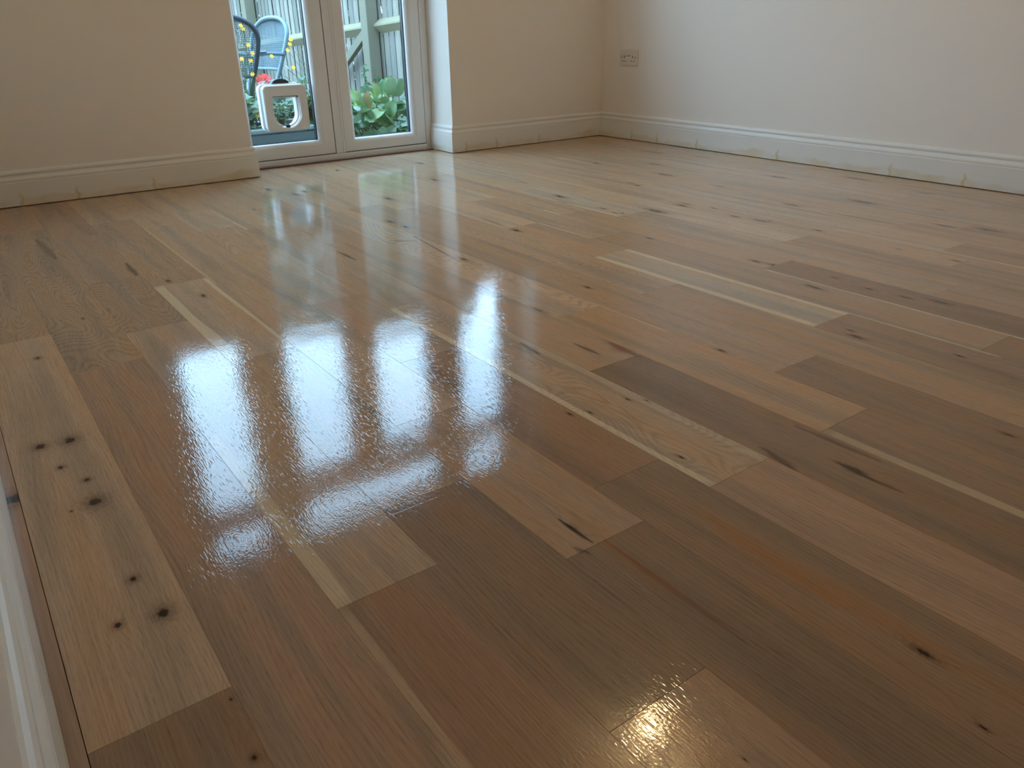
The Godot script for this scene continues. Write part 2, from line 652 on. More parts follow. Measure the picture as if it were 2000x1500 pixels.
func add_plank(row: int, x0: float, x1: float, z0: float, z1: float, code: String, id: int) -> void:
	var near := Vector2(maxf(0.0, x0), minf(0.0, z1)).length()
	if z1 > -0.3:
		near = Vector2(maxf(0.0, x0), maxf(0.35, -z0 - 1.0) if z0 < -0.35 else 4.0).length()
	var ppm := clampf(1500.0 / maxf(near, 0.75), 500.0, 1700.0)      # texels per metre along
	var w := x1 - x0
	var seen := minf(z1, 0.0) - z0
	if z0 > -0.25:
		ppm = 120.0
	var tw := clampi(int((z1 - z0) * ppm * 0.56) + 4, 8, 2048)
	var th := clampi(int(w * ppm * 0.9) + 4, 6, 224)
	if seen < 0.0:
		th = clampi(int(w * 300.0) + 4, 6, 64)
	planks.append({"row": row, "x0": x0, "x1": x1, "z0": z0, "z1": z1, "code": code, "id": id, "tw": tw, "th": th, "pix": PackedByteArray()})


func paint_plank(i: int) -> void:
	var p: Dictionary = planks[i]
	var tw: int = p.tw
	var th: int = p.th
	var out := PackedByteArray()
	out.resize(tw * th * 3)
	var x0: float = ROW0 + ROW * p.row
	var z0: float = p.z0
	var lz: float = p.z1 - p.z0
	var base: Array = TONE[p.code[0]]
	var fig: String = p.code[1]
	var rng := RandomNumberGenerator.new()
	rng.seed = 1000 + p.id * 77
	var so := rng.randf() * 300.0
	var shade := rng.randf_range(0.965, 1.035)
	var freq := rng.randf_range(120.0, 190.0)
	var amp := rng.randf_range(1.6, 3.2)
	var sl := rng.randf_range(0.8, 1.5)
	var ringk := rng.randf_range(0.02, 0.045)
	var tlow := 7.0
	if fig == "c":
		freq = rng.randf_range(30.0, 45.0)
		amp = rng.randf_range(5.0, 7.5)
		sl = rng.randf_range(1.6, 2.4)
		ringk = 0.065
		tlow = 9.0
	elif fig == "f":
		freq = 26.0
		amp = 15.0
		sl = 2.3
		ringk = 0.085
		tlow = 8.0
	var mk: Array = []
	for k in knots:
		if k[0] > p.x0 - 0.05 and k[0] < p.x1 + 0.05 and k[1] > p.z0 - 0.15 and k[1] < p.z1 + 0.15:
			mk.append([k[1] - z0, k[0] - x0, k[2], k[0] > p.x0 and k[0] < p.x1 and k[1] > p.z0 and k[1] < p.z1, 1.15 if k[0] < 0.15 else 1.5, 0.9 if k[0] < 0.15 else 0.5])
	var ms: Array = []
	for k in streaks:
		var mid := Vector2((k[0] + k[2]) / 2.0, (k[1] + k[3]) / 2.0)
		if mid.x > p.x0 and mid.x < p.x1 and mid.y > p.z0 - 0.05 and mid.y < p.z1 + 0.05:
			ms.append([Vector2(k[1] - z0, k[0] - x0), Vector2(k[3] - z0, k[2] - x0), k[4], k[5], {"k": [44, 32, 24], "r": [120, 70, 46], "o": [176, 112, 56], "g": [120, 112, 112]}[k[6]]])
	var mp: Array = []
	for k in saps:
		if k[0] == p.row and k[2] > p.z0 and k[1] < p.z1:
			mp.append([k[1] - z0, k[2] - z0, k[3] == "R", k[4] * ROW, k[5]])
	var fine := th > 60
	for y in th:
		var tm: float = (p.x0 - x0) + (y + 0.5) / th * (p.x1 - p.x0)
		var o := y * tw * 3
		for x in tw:
			var s := (x + 0.5) / tw * lz
			var low := noise.get_noise_2d((s + so) * sl, tm * tlow + so)
			var bend := 0.0
			for k in mk:
				var ds: float = (s - k[0]) / (k[2] * 6.0 + 0.02)
				var dt: float = (tm - k[1]) / (k[2] * 3.0 + 0.008)
				var d2 := ds * ds + dt * dt
				if d2 < 6.0:
					bend += exp(-d2) * 2.5
			var ph := tm * freq + low * amp + bend
			var ring := 0.5 + 0.5 * sin(ph * TAU)
			ring *= ring
			var tint := noise.get_noise_2d(s * 1.0 + so + 50.0, tm * 15.0 - so)
			var fib := noise.get_noise_2d(s * 9.0 - so, tm * 420.0)
			var line := noise.get_noise_2d(s * 2.2 + so * 2.0, tm * 130.0 + low * 3.0)
			var val := shade * (1.0 - ringk * ring + 0.045 * fib + 0.02 * tint - 0.035 * absf(line) + 0.02 * line)
			if fine:
				var pore := noise.get_noise_2d(s * 34.0 + so, tm * 1150.0)
				if pore > 0.25:
					val -= (pore - 0.25) * 0.16 * (0.5 + ring)
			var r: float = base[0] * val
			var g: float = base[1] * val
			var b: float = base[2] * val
			if tint > 0.0:
				g *= 1.0 - 0.045 * tint
				b *= 1.0 - 0.10 * tint
			else:
				r *= 1.0 + 0.10 * tint
				g *= 1.0 + 0.075 * tint
				b *= 1.0 + 0.045 * tint
			for k in mp:
				if s > k[0] and s < k[1]:
					var e: float = (ROW - tm) if k[2] else tm
					var wv: float = k[3] * (1.0 + 0.18 * noise.get_noise_2d(s * 3.0 + so, 3.0 + k[3] * 90.0))
					var a: float = clampf((wv - e) / 0.0022, 0.0, 1.0) * minf(1.0, minf(s - k[0], k[1] - s) / 0.04 + 0.35) * k[4]
					r = lerpf(r, 228.0 * (0.5 + 0.5 * val), a)
					g = lerpf(g, 205.0 * (0.5 + 0.5 * val), a)
					b = lerpf(b, 170.0 * (0.5 + 0.5 * val), a)
			for k in ms:
				var ab: Vector2 = k[1] - k[0]
				var q: Vector2 = Vector2(s, tm) - k[0]
				var hh := clampf(q.dot(ab) / maxf(ab.length_squared(), 1e-6), 0.0, 1.0)
				var dd: Vector2 = q - ab * hh
				dd.x *= 0.35
				var wd: float = k[2] * (0.35 + 0.65 * sin(PI * clampf(hh, 0.05, 0.95))) * (1.0 + 0.7 * fib)
				var a2: float = exp(-dd.length_squared() / (wd * wd)) * k[3]
				if a2 > 0.01:
					r = lerpf(r, k[4][0], a2)
					g = lerpf(g, k[4][1], a2)
					b = lerpf(b, k[4][2], a2)
			for k in mk:
				if not k[3]:
					continue
				var ds2: float = (s - k[0]) / (k[2] * k[4])
				var dt2: float = (tm - k[1]) / (k[2] * k[5])
				var e2 := ds2 * ds2 + dt2 * dt2
				if e2 < 30.0:
					var wob: float = 1.0 + 0.5 * noise.get_noise_2d(s / k[2] * 0.8 + so, tm / k[2] * 0.8)
					e2 *= wob
					var halo := exp(-e2 / 4.5) * 0.42
					var core := clampf(1.5 - e2 * 1.2, 0.0, 1.0) * 0.88
					var heart := clampf(1.0 - e2 * 6.0, 0.0, 1.0) * 0.35 if k[2] > 0.007 else 0.0
					r *= (1.0 - halo * 0.75) * (1.0 - core)
					g *= (1.0 - halo * 0.85) * (1.0 - core)
					b *= (1.0 - halo * 0.9) * (1.0 - core)
					r += 34.0 * core + heart * 70.0
					g += 25.0 * core + heart * 58.0
					b += 18.0 * core + heart * 42.0
			out[o] = clampi(int(r), 0, 255)
			out[o + 1] = clampi(int(g), 0, 255)
			out[o + 2] = clampi(int(b), 0, 255)
			o += 3
	p.pix = out


# the skin of the lacquer: shallow strokes along the grain, roller texture, slow waves
const NW := 2048
const NH := 1024
var heights := PackedFloat32Array()
var norm_bytes := PackedFloat32Array()
func lacquer_normals() -> ImageTexture:
	heights.resize(NW * NH)
	norm_bytes.resize(NW * NH * 4)
	# seamless noise sheets stretched along the grain (u)
	var a := sheet(128, 1024, 0.30, 11)
	var b := sheet(256, 1024, 0.24, 12)
	var c := sheet(1024, 512, 0.27, 13)
	var d := sheet(128, 64, 0.07, 14)
	for s in [a, b, c, d]:
		s.resize(NW, NH, Image.INTERPOLATE_CUBIC)
	var ba := a.get_data().to_float32_array()
	var bb := b.get_data().to_float32_array()
	var bc := c.get_data().to_float32_array()
	var bd := d.get_data().to_float32_array()
	# metres: 1.3 m by 0.65 m of floor in the sheet
	for i in NW * NH:
		heights[i] = (ba[i] - 0.5) * 0.000024 + maxf(0.0, bb[i] - 0.60) * 0.00019 + (bc[i] - 0.5) * 0.000030 + (bd[i] - 0.5) * 0.00026
	var group := WorkerThreadPool.add_group_task(normal_row, NH, -1, true)
	WorkerThreadPool.wait_for_group_task_completion(group)
	var im := Image.create_from_data(NW, NH, false, Image.FORMAT_RGBAF, norm_bytes.to_byte_array())
	return ImageTexture.create_from_image(im)


func sheet(w: int, h: int, fr: float, sd: int) -> Image:
	var f := FastNoiseLite.new()
	f.noise_type = FastNoiseLite.TYPE_SIMPLEX_SMOOTH
	f.fractal_type = FastNoiseLite.FRACTAL_NONE
	f.frequency = fr
	f.seed = sd
	var im := f.get_seamless_image(w, h, false, false, 0.1, false)
	im.convert(Image.FORMAT_RF)
	return im


func normal_row(y: int) -> void:
	var du := 1.3 / NW
	var dv := 0.65 / NH
	var yu := ((y + NH - 1) % NH) * NW
	var yd := ((y + 1) % NH) * NW
	var o := y * NW * 4
	for x in NW:
		var l := (x + NW - 1) % NW
		var r := (x + 1) % NW
		var gx := (heights[y * NW + r] - heights[y * NW + l]) / (2.0 * du)
		var gy := (heights[yd + x] - heights[yu + x]) / (2.0 * dv)
		var nn := Vector3(-gx, gy, 1.0).normalized()
		norm_bytes[o] = nn.x * 0.5 + 0.5
		norm_bytes[o + 1] = nn.y * 0.5 + 0.5
		norm_bytes[o + 2] = nn.z * 0.5 + 0.5
		norm_bytes[o + 3] = 1.0
		o += 4


func plank_mesh(p: Dictionary, m: Material, side: int) -> void:
	var cx: float = (p.x0 + p.x1) / 2.0
	var cz: float = (p.z0 + p.z1) / 2.0
	var hx: float = (p.x1 - p.x0) / 2.0 - 0.00004
	var hz: float = (p.z1 - p.z0) / 2.0 - 0.00014
	var ch := 0.0003
	var mb := MB.new()
	var rings: Array = []
	for r in [[hx - ch, hz - ch, 0.0], [hx, hz, -ch], [hx, hz, -0.018]]:
		rings.append([Vector3(-r[0], r[2], r[1]), Vector3(r[0], r[2], r[1]), Vector3(r[0], r[2], -r[1]), Vector3(-r[0], r[2], -r[1])])
	mb.quad(rings[0][0], rings[0][1], rings[0][2], rings[0][3])
	for k in 2:
		for e in 4:
			var f := (e + 1) % 4
			mb.quad(rings[k + 1][e], rings[k + 1][f], rings[k][f], rings[k][e])
	mb.quad(rings[2][3], rings[2][2], rings[2][1], rings[2][0])
	for i in mb.v.size():
		var q := mb.v[i]
		mb.t[i] = Vector2((q.z + cz) / 1.3 + p.id * 0.371, (q.x + cx) / 0.65 + p.id * 0.213)
		var fu: float = clampf((q.z + hz) / (2.0 * hz), 0.0, 1.0)
		var fv: float = clampf((q.x + hx) / (2.0 * hx), 0.0, 1.0)
		mb.t2[i] = Vector2((p.px + 1.5 + fu * (p.tw - 3.0)) / side, (p.py + 1.5 + fv * (p.th - 3.0)) / side)
	var o := obj("plank", mb, m, floor_root)
	o.position = Vector3(cx, 0, cz)


func features() -> void:
	# pale sapwood edges
	sap(3, -2.296, -1.613, "L", 0.2)
	sap(3, -2.296, -1.613, "R", 0.09)
	sap(2, -1.3, -0.741, "L", 0.17, 0.7)
	sap(2, -0.741, 0.0, "L", 0.09, 0.4)
	sap(6, -1.71, -0.644, "L", 0.12, 0.9)
	sap(6, -1.6, -0.644, "R", 0.15, 0.4)
	sap(11, -1.734, -0.957, "L", 0.15)
	sap(11, -1.734, -0.957, "R", 0.14)
	sap(8, -0.644, 0.0, "L", 0.16, 0.5)
	sap(9, -1.42, -1.14, "L", 0.03)
	sap(12, -0.99, -0.6, "L", 0.06, 0.8)
	sap(13, -1.328, -0.55, "L", 0.07, 0.9)
	sap(13, -1.328, -0.8, "R", 0.05, 0.7)
	sap(16, -1.48, -0.8, "R", 0.06, 0.8)
	sap(20, -1.6, -1.0, "L", 0.06, 0.6)
	sap(15, -3.1, -2.53, "R", 0.06)
	sap(14, -2.1, -1.5, "R", 0.05, 0.9)
	sap(14, -2.36, -2.09, "L", 0.07)
	sap(13, -2.38, -2.255, "L", 0.06)
	sap(12, -2.22, -1.91, "L", 0.05)
	sap(6, -3.26, -2.8, "L", 0.07)
	sap(18, -1.9, -1.353, "L", 0.06, 0.6)
	sap(0, -3.5, -2.06, "L", 0.3, 0.3)
	sap(1, -0.5, 0.1, "R", 0.1, 0.3)
	sap(4, -3.07, -2.2, "L", 0.06, 0.5)
	# knots and cracks where the photograph shows them
	kn(0.065, -1.910, 0.0046)
	kn(0.015, -1.447, 0.0072)
	kn(0.060, -1.440, 0.0081)
	kn(0.032, -1.345, 0.0038)
	kn(0.060, -1.275, 0.0037)
	kn(0.058, -1.196, 0.0085)
	kn(0.025, -1.190, 0.0015)
	kn(0.079, -0.869, 0.0068)
	kn(0.029, -0.880, 0.0037)
	kn(0.064, -0.962, 0.0040)
	kn(0.098, -0.590, 0.0023)
	kn(0.103, -0.678, 0.0011)
	kn(-0.042, -1.282, 0.0115)
	kn(0.452, -2.337, 0.0056)
	kn(0.492, -2.125, 0.0071)
	kn(0.194, -2.137, 0.0032)
	kn(0.981, -3.131, 0.0047)
	kn(1.179, -3.505, 0.0149)
	kn(1.288, -3.347, 0.0093)
	kn(1.231, -3.307, 0.0122)
	kn(1.636, -3.760, 0.0071)
	kn(1.500, -2.959, 0.0115)
	kn(1.307, -2.574, 0.0101)
	kn(1.312, -2.466, 0.0090)
	kn(1.264, -2.314, 0.0046)
	kn(1.243, -1.975, 0.0089)
	kn(2.068, -3.666, 0.0097)
	kn(1.872, -3.192, 0.0149)
	kn(1.590, -2.162, 0.0094)
	kn(2.153, -2.875, 0.0104)
	kn(2.077, -2.513, 0.0132)
	kn(2.011, -2.422, 0.0073)
	kn(2.059, -2.229, 0.0071)
	kn(2.043, -2.148, 0.0052)
	kn(2.059, -2.122, 0.0043)
	kn(2.183, -2.063, 0.0175)
	kn(2.329, -2.058, 0.0126)
	kn(2.368, -2.074, 0.0082)
	kn(2.384, -1.950, 0.0054)
	kn(2.336, -1.807, 0.0086)
	kn(2.351, -1.709, 0.0102)
	kn(1.870, -1.787, 0.0061)
	kn(1.914, -1.392, 0.0084)
	kn(1.288, -0.998, 0.0050)
	kn(1.355, -1.520, 0.0061)
	kn(1.133, -1.463, 0.0112)
	kn(2.954, -2.818, 0.0117)
	kn(2.512, -2.541, 0.0062)
	kn(2.492, -2.478, 0.0081)
	kn(2.754, -3.043, 0.0071)
	kn(3.240, -3.116, 0.0206)
	kn(2.779, -2.581, 0.0153)
	kn(2.744, -2.225, 0.0082)
	kn(3.301, -2.814, 0.0125)
	kn(1.921, -1.329, 0.0096)
	kn(1.831, -1.149, 0.0051)
	kn(1.828, -1.128, 0.0077)
	kn(1.948, -1.144, 0.0040)
	kn(1.930, -1.029, 0.0052)
	kn(1.938, -0.934, 0.0064)
	kn(1.967, -0.859, 0.0089)
	kn(2.914, -1.641, 0.0194)
	kn(2.376, -1.688, 0.0042)
	kn(2.658, -1.799, 0.0112)
	kn(2.383, -1.493, 0.0066)
	kn(2.366, -1.197, 0.0039)
	kn(2.369, -1.023, 0.0060)
	kn(2.998, -1.387, 0.0057)
	kn(2.767, -1.255, 0.0106)
	kn(2.819, -1.125, 0.0141)
	kn(3.254, -1.585, 0.0084)
	kn(3.114, -2.194, 0.0154)
	kn(3.338, -1.943, 0.0178)
	kn(1.616, -0.887, 0.0044)
	kn(1.591, -0.857, 0.0076)
	kn(1.658, -0.659, 0.0043)
	kn(1.222, -0.644, 0.0078)
	kn(1.375, -0.439, 0.0045)
	kn(1.065, -0.534, 0.0050)
	kn(0.863, -0.951, 0.0029)
	kn(0.955, -0.948, 0.0030)
	kn(0.980, -0.922, 0.0021)
	kn(0.874, -0.735, 0.0034)
	kn(0.827, -0.969, 0.0033)
	kn(0.601, -0.695, 0.0029)
	kn(0.764, -0.264, 0.0059)
	kn(0.712, -0.174, 0.0028)
	kn(0.487, -0.295, 0.0017)
	streak(0.599, -0.720, 0.601, -0.652, 0.003, .8, "k")
	streak(1.264, -2.314, 1.218, -1.966, 0.003, .6, "k")
	streak(1.005, -0.660, 0.983, -0.584, 0.009, .5, "k")
	streak(1.115, -0.677, 1.119, -0.529, 0.005, .45, "k")
	streak(1.062, -0.562, 1.058, -0.506, 0.007, .8, "k")
	streak(1.058, -0.506, 1.061, -0.458, 0.004, .5, "k")
	streak(0.618, -0.644, 0.616, -0.402, 0.005, .4, "r")
	streak(1.125, -1.174, 1.121, -1.108, 0.016, .7, "r")
	streak(0.784, -0.413, 0.782, -0.276, 0.022, .28, "o")
	streak(0.776, -0.576, 0.759, -0.382, 0.020, .4, "o")
	streak(2.652, -1.626, 2.663, -1.353, 0.016, .4, "g")
	streak(0.575, -0.654, 0.581, -0.635, 0.005, .4, "k")
	streak(0.392, -2.612, 0.389, -2.441, 0.008, .5, "k")
	streak(0.209, -3.134, 0.225, -2.826, 0.010, .4, "k")
	streak(0.973, -2.308, 0.975, -2.190, 0.006, .5, "k")
	streak(1.178, -2.323, 1.235, -2.266, 0.005, .4, "k")
	streak(0.966, -1.300, 0.960, -1.236, 0.006, .6, "k")
	streak(1.061, -1.224, 1.062, -1.155, 0.006, .5, "k")
	streak(0.622, -0.727, 0.611, -0.520, 0.014, .25, "o")
	streak(1.604, -2.409, 1.593, -2.259, 0.010, .3, "r")


# ======================================================================= windows and doors
# a mitred frame: profile of (inset, depth) from the outer edge inwards, seen from +z; s scales the inset on left, right, bottom, top
func mitred(mb: MB, x0: float, x1: float, y0: float, y1: float, z: float, prof: Array, s := [1.0, 1.0, 1.0, 1.0], gap := 0.0) -> void:
	for k in prof.size() - 1:
		var a: Vector2 = prof[k]
		var b: Vector2 = prof[k + 1]
		var pa := [Vector3(x0 + a.x * s[0], y0 + a.x * s[2], z + a.y), Vector3(x1 - a.x * s[1], y0 + a.x * s[2], z + a.y), Vector3(x1 - a.x * s[1], y1 - a.x * s[3], z + a.y), Vector3(x0 + a.x * s[0], y1 - a.x * s[3], z + a.y)]
		var pb := [Vector3(x0 + b.x * s[0], y0 + b.x * s[2], z + b.y), Vector3(x1 - b.x * s[1], y0 + b.x * s[2], z + b.y), Vector3(x1 - b.x * s[1], y1 - b.x * s[3], z + b.y), Vector3(x0 + b.x * s[0], y1 - b.x * s[3], z + b.y)]
		for e in 4:
			var f := (e + 1) % 4
			var d: Vector3 = (pa[f] - pa[e]).normalized() * gap
			mb.quad(pa[e] + d, pa[f] - d, pb[f] - d, pb[e] + d)


# a sealed glazing unit with a dark spacer inside its edge and black seals
func glazing(parent: Node, x0: float, x1: float, y0: float, y1: float, z: float) -> void:
	var mb := MB.new()
	mb.box(Vector3(x0 - 0.008, y0 - 0.008, z - 0.024), Vector3(x1 + 0.008, y1 + 0.008, z))
	var gl := obj("glass_pane", mb, mats.glass, parent)
	mb = MB.new()
	mitred(mb, x0 - 0.007, x1 + 0.007, y0 - 0.007, y1 + 0.007, z, [Vector2(0, -0.0042), Vector2(0.009, -0.0042), Vector2(0.009, -0.0198), Vector2(0, -0.0198)])
	obj("spacer", mb, mats.spacer, gl)
	mb = MB.new()
	mitred(mb, x0 - 0.003, x1 + 0.003, y0 - 0.003, y1 + 0.003, z, [Vector2(0, 0.0005), Vector2(0, 0.004), Vector2(0.004, 0.003), Vector2(0.006, 0.0005)])
	mitred(mb, x0 - 0.003, x1 + 0.003, y0 - 0.003, y1 + 0.003, z - 0.024, [Vector2(0.006, -0.0005), Vector2(0.004, -0.003), Vector2(0, -0.004), Vector2(0, -0.0005)])
	obj("seal", mb, mats.seal, gl)


# sash with a sloped glazing bead; glass lies 30 mm behind its face
func sash(called: String, parent: Node, x0: float, x1: float, y0: float, y1: float, z: float, s: Array, mt: Material) -> MeshInstance3D:
	var mb := MB.new()
	var w := 0.08
	mitred(mb, x0, x1, y0, y1, z, [Vector2(0, -0.062), Vector2(0, -0.003), Vector2(0.0012, -0.0006), Vector2(0.0035, 0), Vector2(0.054, 0), Vector2(0.0555, -0.0012), Vector2(0.057, -0.0008), Vector2(0.060, -0.0018), Vector2(0.068, -0.0055), Vector2(0.074, -0.011), Vector2(0.0775, -0.0165), Vector2(w, -0.026), Vector2(w, -0.058), Vector2(w - 0.02, -0.062), Vector2(0, -0.062)], s, 0.0003)
	mitred(mb, x0, x1, y0, y1, z - 0.0012, [Vector2(0.001, -0.055), Vector2(0.001, -0.004), Vector2(0.004, 0), Vector2(0.054, 0), Vector2(0.068, -0.0065), Vector2(0.0765, -0.0175)], s)
	var o := obj(called, mb, mt, parent)
	glazing(o, x0 + w * s[0], x1 - w * s[1], y0 + w * s[2], y1 - w * s[3], z - 0.030)
	return o


func outer_frame(parent: Node, called: String, x0: float, x1: float, y0: float, y1: float, z: float, s: Array) -> void:
	var mb := MB.new()
	mitred(mb, x0, x1, y0, y1, z, [Vector2(0, -0.075), Vector2(0, -0.002), Vector2(0.002, 0), Vector2(0.043, 0), Vector2(0.045, -0.002), Vector2(0.045, -0.075), Vector2(0, -0.075)], s, 0.0002)
	obj(called, mb, mats.upvc, parent)


func win(called: String, label: String) -> Node3D:
	var o := Node3D.new()
	o.name = called
	add_child(o)
	o.set_meta("kind", "structure")
	tag(o, label, "window")
	return o


func build_windows() -> void:
	var z := DOOR_Z - 0.006
	for k in 2:
		var x0 := 0.62 if k == 0 else 2.397
		var x1 := 1.203 if k == 0 else 2.98
		var w := win("window_%d" % (k + 1), "white side window %s of the garden doors, mirrored in the floor" % ["left", "right"][k])
		# fixed frame with a transom, casement below, fanlight above
		outer_frame(w, "frame", x0, x1, 0.80, 2.40, z, [1.0, 1.0, 1.0, 1.0])
		var mb := MB.new()
		mb.box(Vector3(x0 + 0.04, 1.985, z - 0.07), Vector3(x1 - 0.04, 2.035, z - 0.001), 0.002)
		obj("transom", mb, mats.upvc, w)
		sash("casement", w, x0 + 0.047, x1 - 0.047, 0.847, 1.983, z + 0.008, [1.12, 1.12, 1.12, 0.8], mats.upvc)
		sash("fanlight", w, x0 + 0.047, x1 - 0.047, 2.037, 2.353, z + 0.008, [1.12, 1.12, 0.9, 0.7], mats.upvc)
		mb = MB.new()
		mb.box(Vector3(x1 - 0.10 if k == 0 else x0 + 0.075, 1.36, z + 0.008), Vector3(x1 - 0.075 if k == 0 else x0 + 0.10, 1.39, z + 0.024), 0.003)
		mb.box(Vector3(x1 - 0.098 if k == 0 else x0 + 0.079, 1.36, z + 0.024), Vector3(x1 - 0.079 if k == 0 else x0 + 0.098, 1.48, z + 0.036), 0.004)
		obj("handle", mb, mats.white_plastic, w)
	var w3 := win("window_3", "wide white fanlight over the garden doors, mirrored in the floor")
	outer_frame(w3, "frame", 1.205, 2.395, 2.0, 2.40, z, [1.0, 1.0, 0.4, 1.0])
	sash("fanlight", w3, 1.252, 2.348, 2.018, 2.353, z + 0.008, [0.75, 0.75, 0.75, 0.7], mats.upvc)


func build_door() -> void:
	var d := Node3D.new()
	d.name = "door_1"
	add_child(d)
	d.set_meta("kind", "structure")
	tag(d, "white glazed double garden doors, a cat flap in the left leaf", "door")
	var z := DOOR_Z
	# fixed frame: jambs, head, low threshold
	var mb := MB.new()
	mb.box(Vector3(1.205, 0.0, z - 0.085), Vector3(1.2515, 2.0, z - 0.004), 0.002)
	obj("jamb", mb, mats.upvc, d)
	mb = MB.new()
	mb.box(Vector3(2.3515, 0.0, z - 0.085), Vector3(2.395, 2.0, z - 0.004), 0.002)
	obj("jamb", mb, mats.upvc, d)
	mb = MB.new()
	mb.box(Vector3(1.2515, 1.952, z - 0.085), Vector3(2.3515, 2.0, z - 0.004), 0.002)
	obj("head", mb, mats.upvc, d)
	mb = MB.new()
	mb.box(Vector3(1.2515, 0.003, z - 0.085), Vector3(2.3515, 0.0335, z + 0.004), 0.003)
	obj("threshold", mb, mats.upvc, d)
	mb = MB.new()
	for q in [[1.2520, 0.035, 1.2548, 1.950], [2.3482, 0.035, 2.3512, 1.950], [1.7778, 0.035, 1.7812, 1.950]]:
		mb.box(Vector3(q[0], q[1], z - 0.06), Vector3(q[2], q[3], z - 0.010))
	mb.box(Vector3(1.2520, 0.0337, z - 0.06), Vector3(2.3512, 0.0372, z - 0.008))
	obj("seal", mb, mats.seal, d)
	sash("door_leaf", d, 1.255, 1.7775, 0.0372, 1.950, z, [1.0, 1.07, 0.95, 1.0], mats.upvc)
	sash("door_leaf", d, 1.836, 2.348, 0.0372, 1.950, z, [0.9, 1.06, 0.85, 1.0], mats.upvc)
	# meeting strip between the leaves, with a raised rib
	mb = MB.new()
	mb.box(Vector3(1.7815, 0.0345, z - 0.055), Vector3(1.8360, 1.950, z - 0.0005), 0.0015)
	mb.box(Vector3(1.8215, 0.0345, z - 0.003), Vector3(1.8345, 1.950, z + 0.0045), 0.003)
	obj("meeting_strip", mb, mats.upvc, d)
	# lever handle on the left leaf
	mb = MB.new()
	mb.box(Vector3(1.722, 0.93, z), Vector3(1.752, 1.15, z + 0.010), 0.004)
	obj("handle_plate", mb, mats.white_plastic, d)
	mb = MB.new()
	mb.tube([Vector3(1.737, 1.07, z + 0.008), Vector3(1.737, 1.07, z + 0.045), Vector3(1.730, 1.07, z + 0.052), Vector3(1.64, 1.066, z + 0.052)], 0.009, 0.008, 10)
	obj("handle", mb, mats.white_plastic, d)


# ======================================================================= cat flap
func rounded_rect(hw: float, hh: float, r: float, n: int) -> PackedVector2Array:
	var out := PackedVector2Array()
	for k in n:
		var a := TAU * k / n
		var dir := Vector2(cos(a), sin(a))
		# walk out along the ray to the rounded rectangle
		var lo := 0.0
		var hi := 2.0
		for i in 30:
			var m := (lo + hi) / 2.0
			var q := (dir * m).abs() - Vector2(hw - r, hh - r)
			var dist := Vector2(maxf(q.x, 0), maxf(q.y, 0)).length() + minf(maxf(q.x, q.y), 0.0) - r
			if dist > 0:
				hi = m
			else:
				lo = m
		out.append(dir * lo)
	return out


# the opening: flat top, straight sides, half-round foot
func flap_outline(hw: float, top: float, spring: float, n: int) -> PackedVector2Array:
	var out := PackedVector2Array()
	for k in n:
		var a := TAU * k / n
		var dir := Vector2(cos(a), sin(a))
		var lo := 0.0
		var hi := 2.0
		for i in 30:
			var m := (lo + hi) / 2.0
			var p := dir * m
			var inside := absf(p.x) < hw and p.y < top and (p.y > spring or Vector2(p.x / hw, (p.y - spring) / (hw * 0.92)).length() < 1.0)
			if inside:
				lo = m
			else:
				hi = m
		out.append(dir * lo)
	return out


# rings of outline points joined from one to the next: [[points, z], ...]
func loops(mb: MB, rings: Array, c: Vector3, closed := false) -> void:
	var n: int = rings[0][0].size()
	for k in rings.size() - (0 if closed else 1):
		var a: Array = rings[k]
		var b: Array = rings[(k + 1) % rings.size()]
		for i in n:
			var j := (i + 1) % n
			mb.quad(c + Vector3(a[0][i].x, a[0][i].y, a[1]), c + Vector3(a[0][j].x, a[0][j].y, a[1]), c + Vector3(b[0][j].x, b[0][j].y, b[1]), c + Vector3(b[0][i].x, b[0][i].y, b[1]))


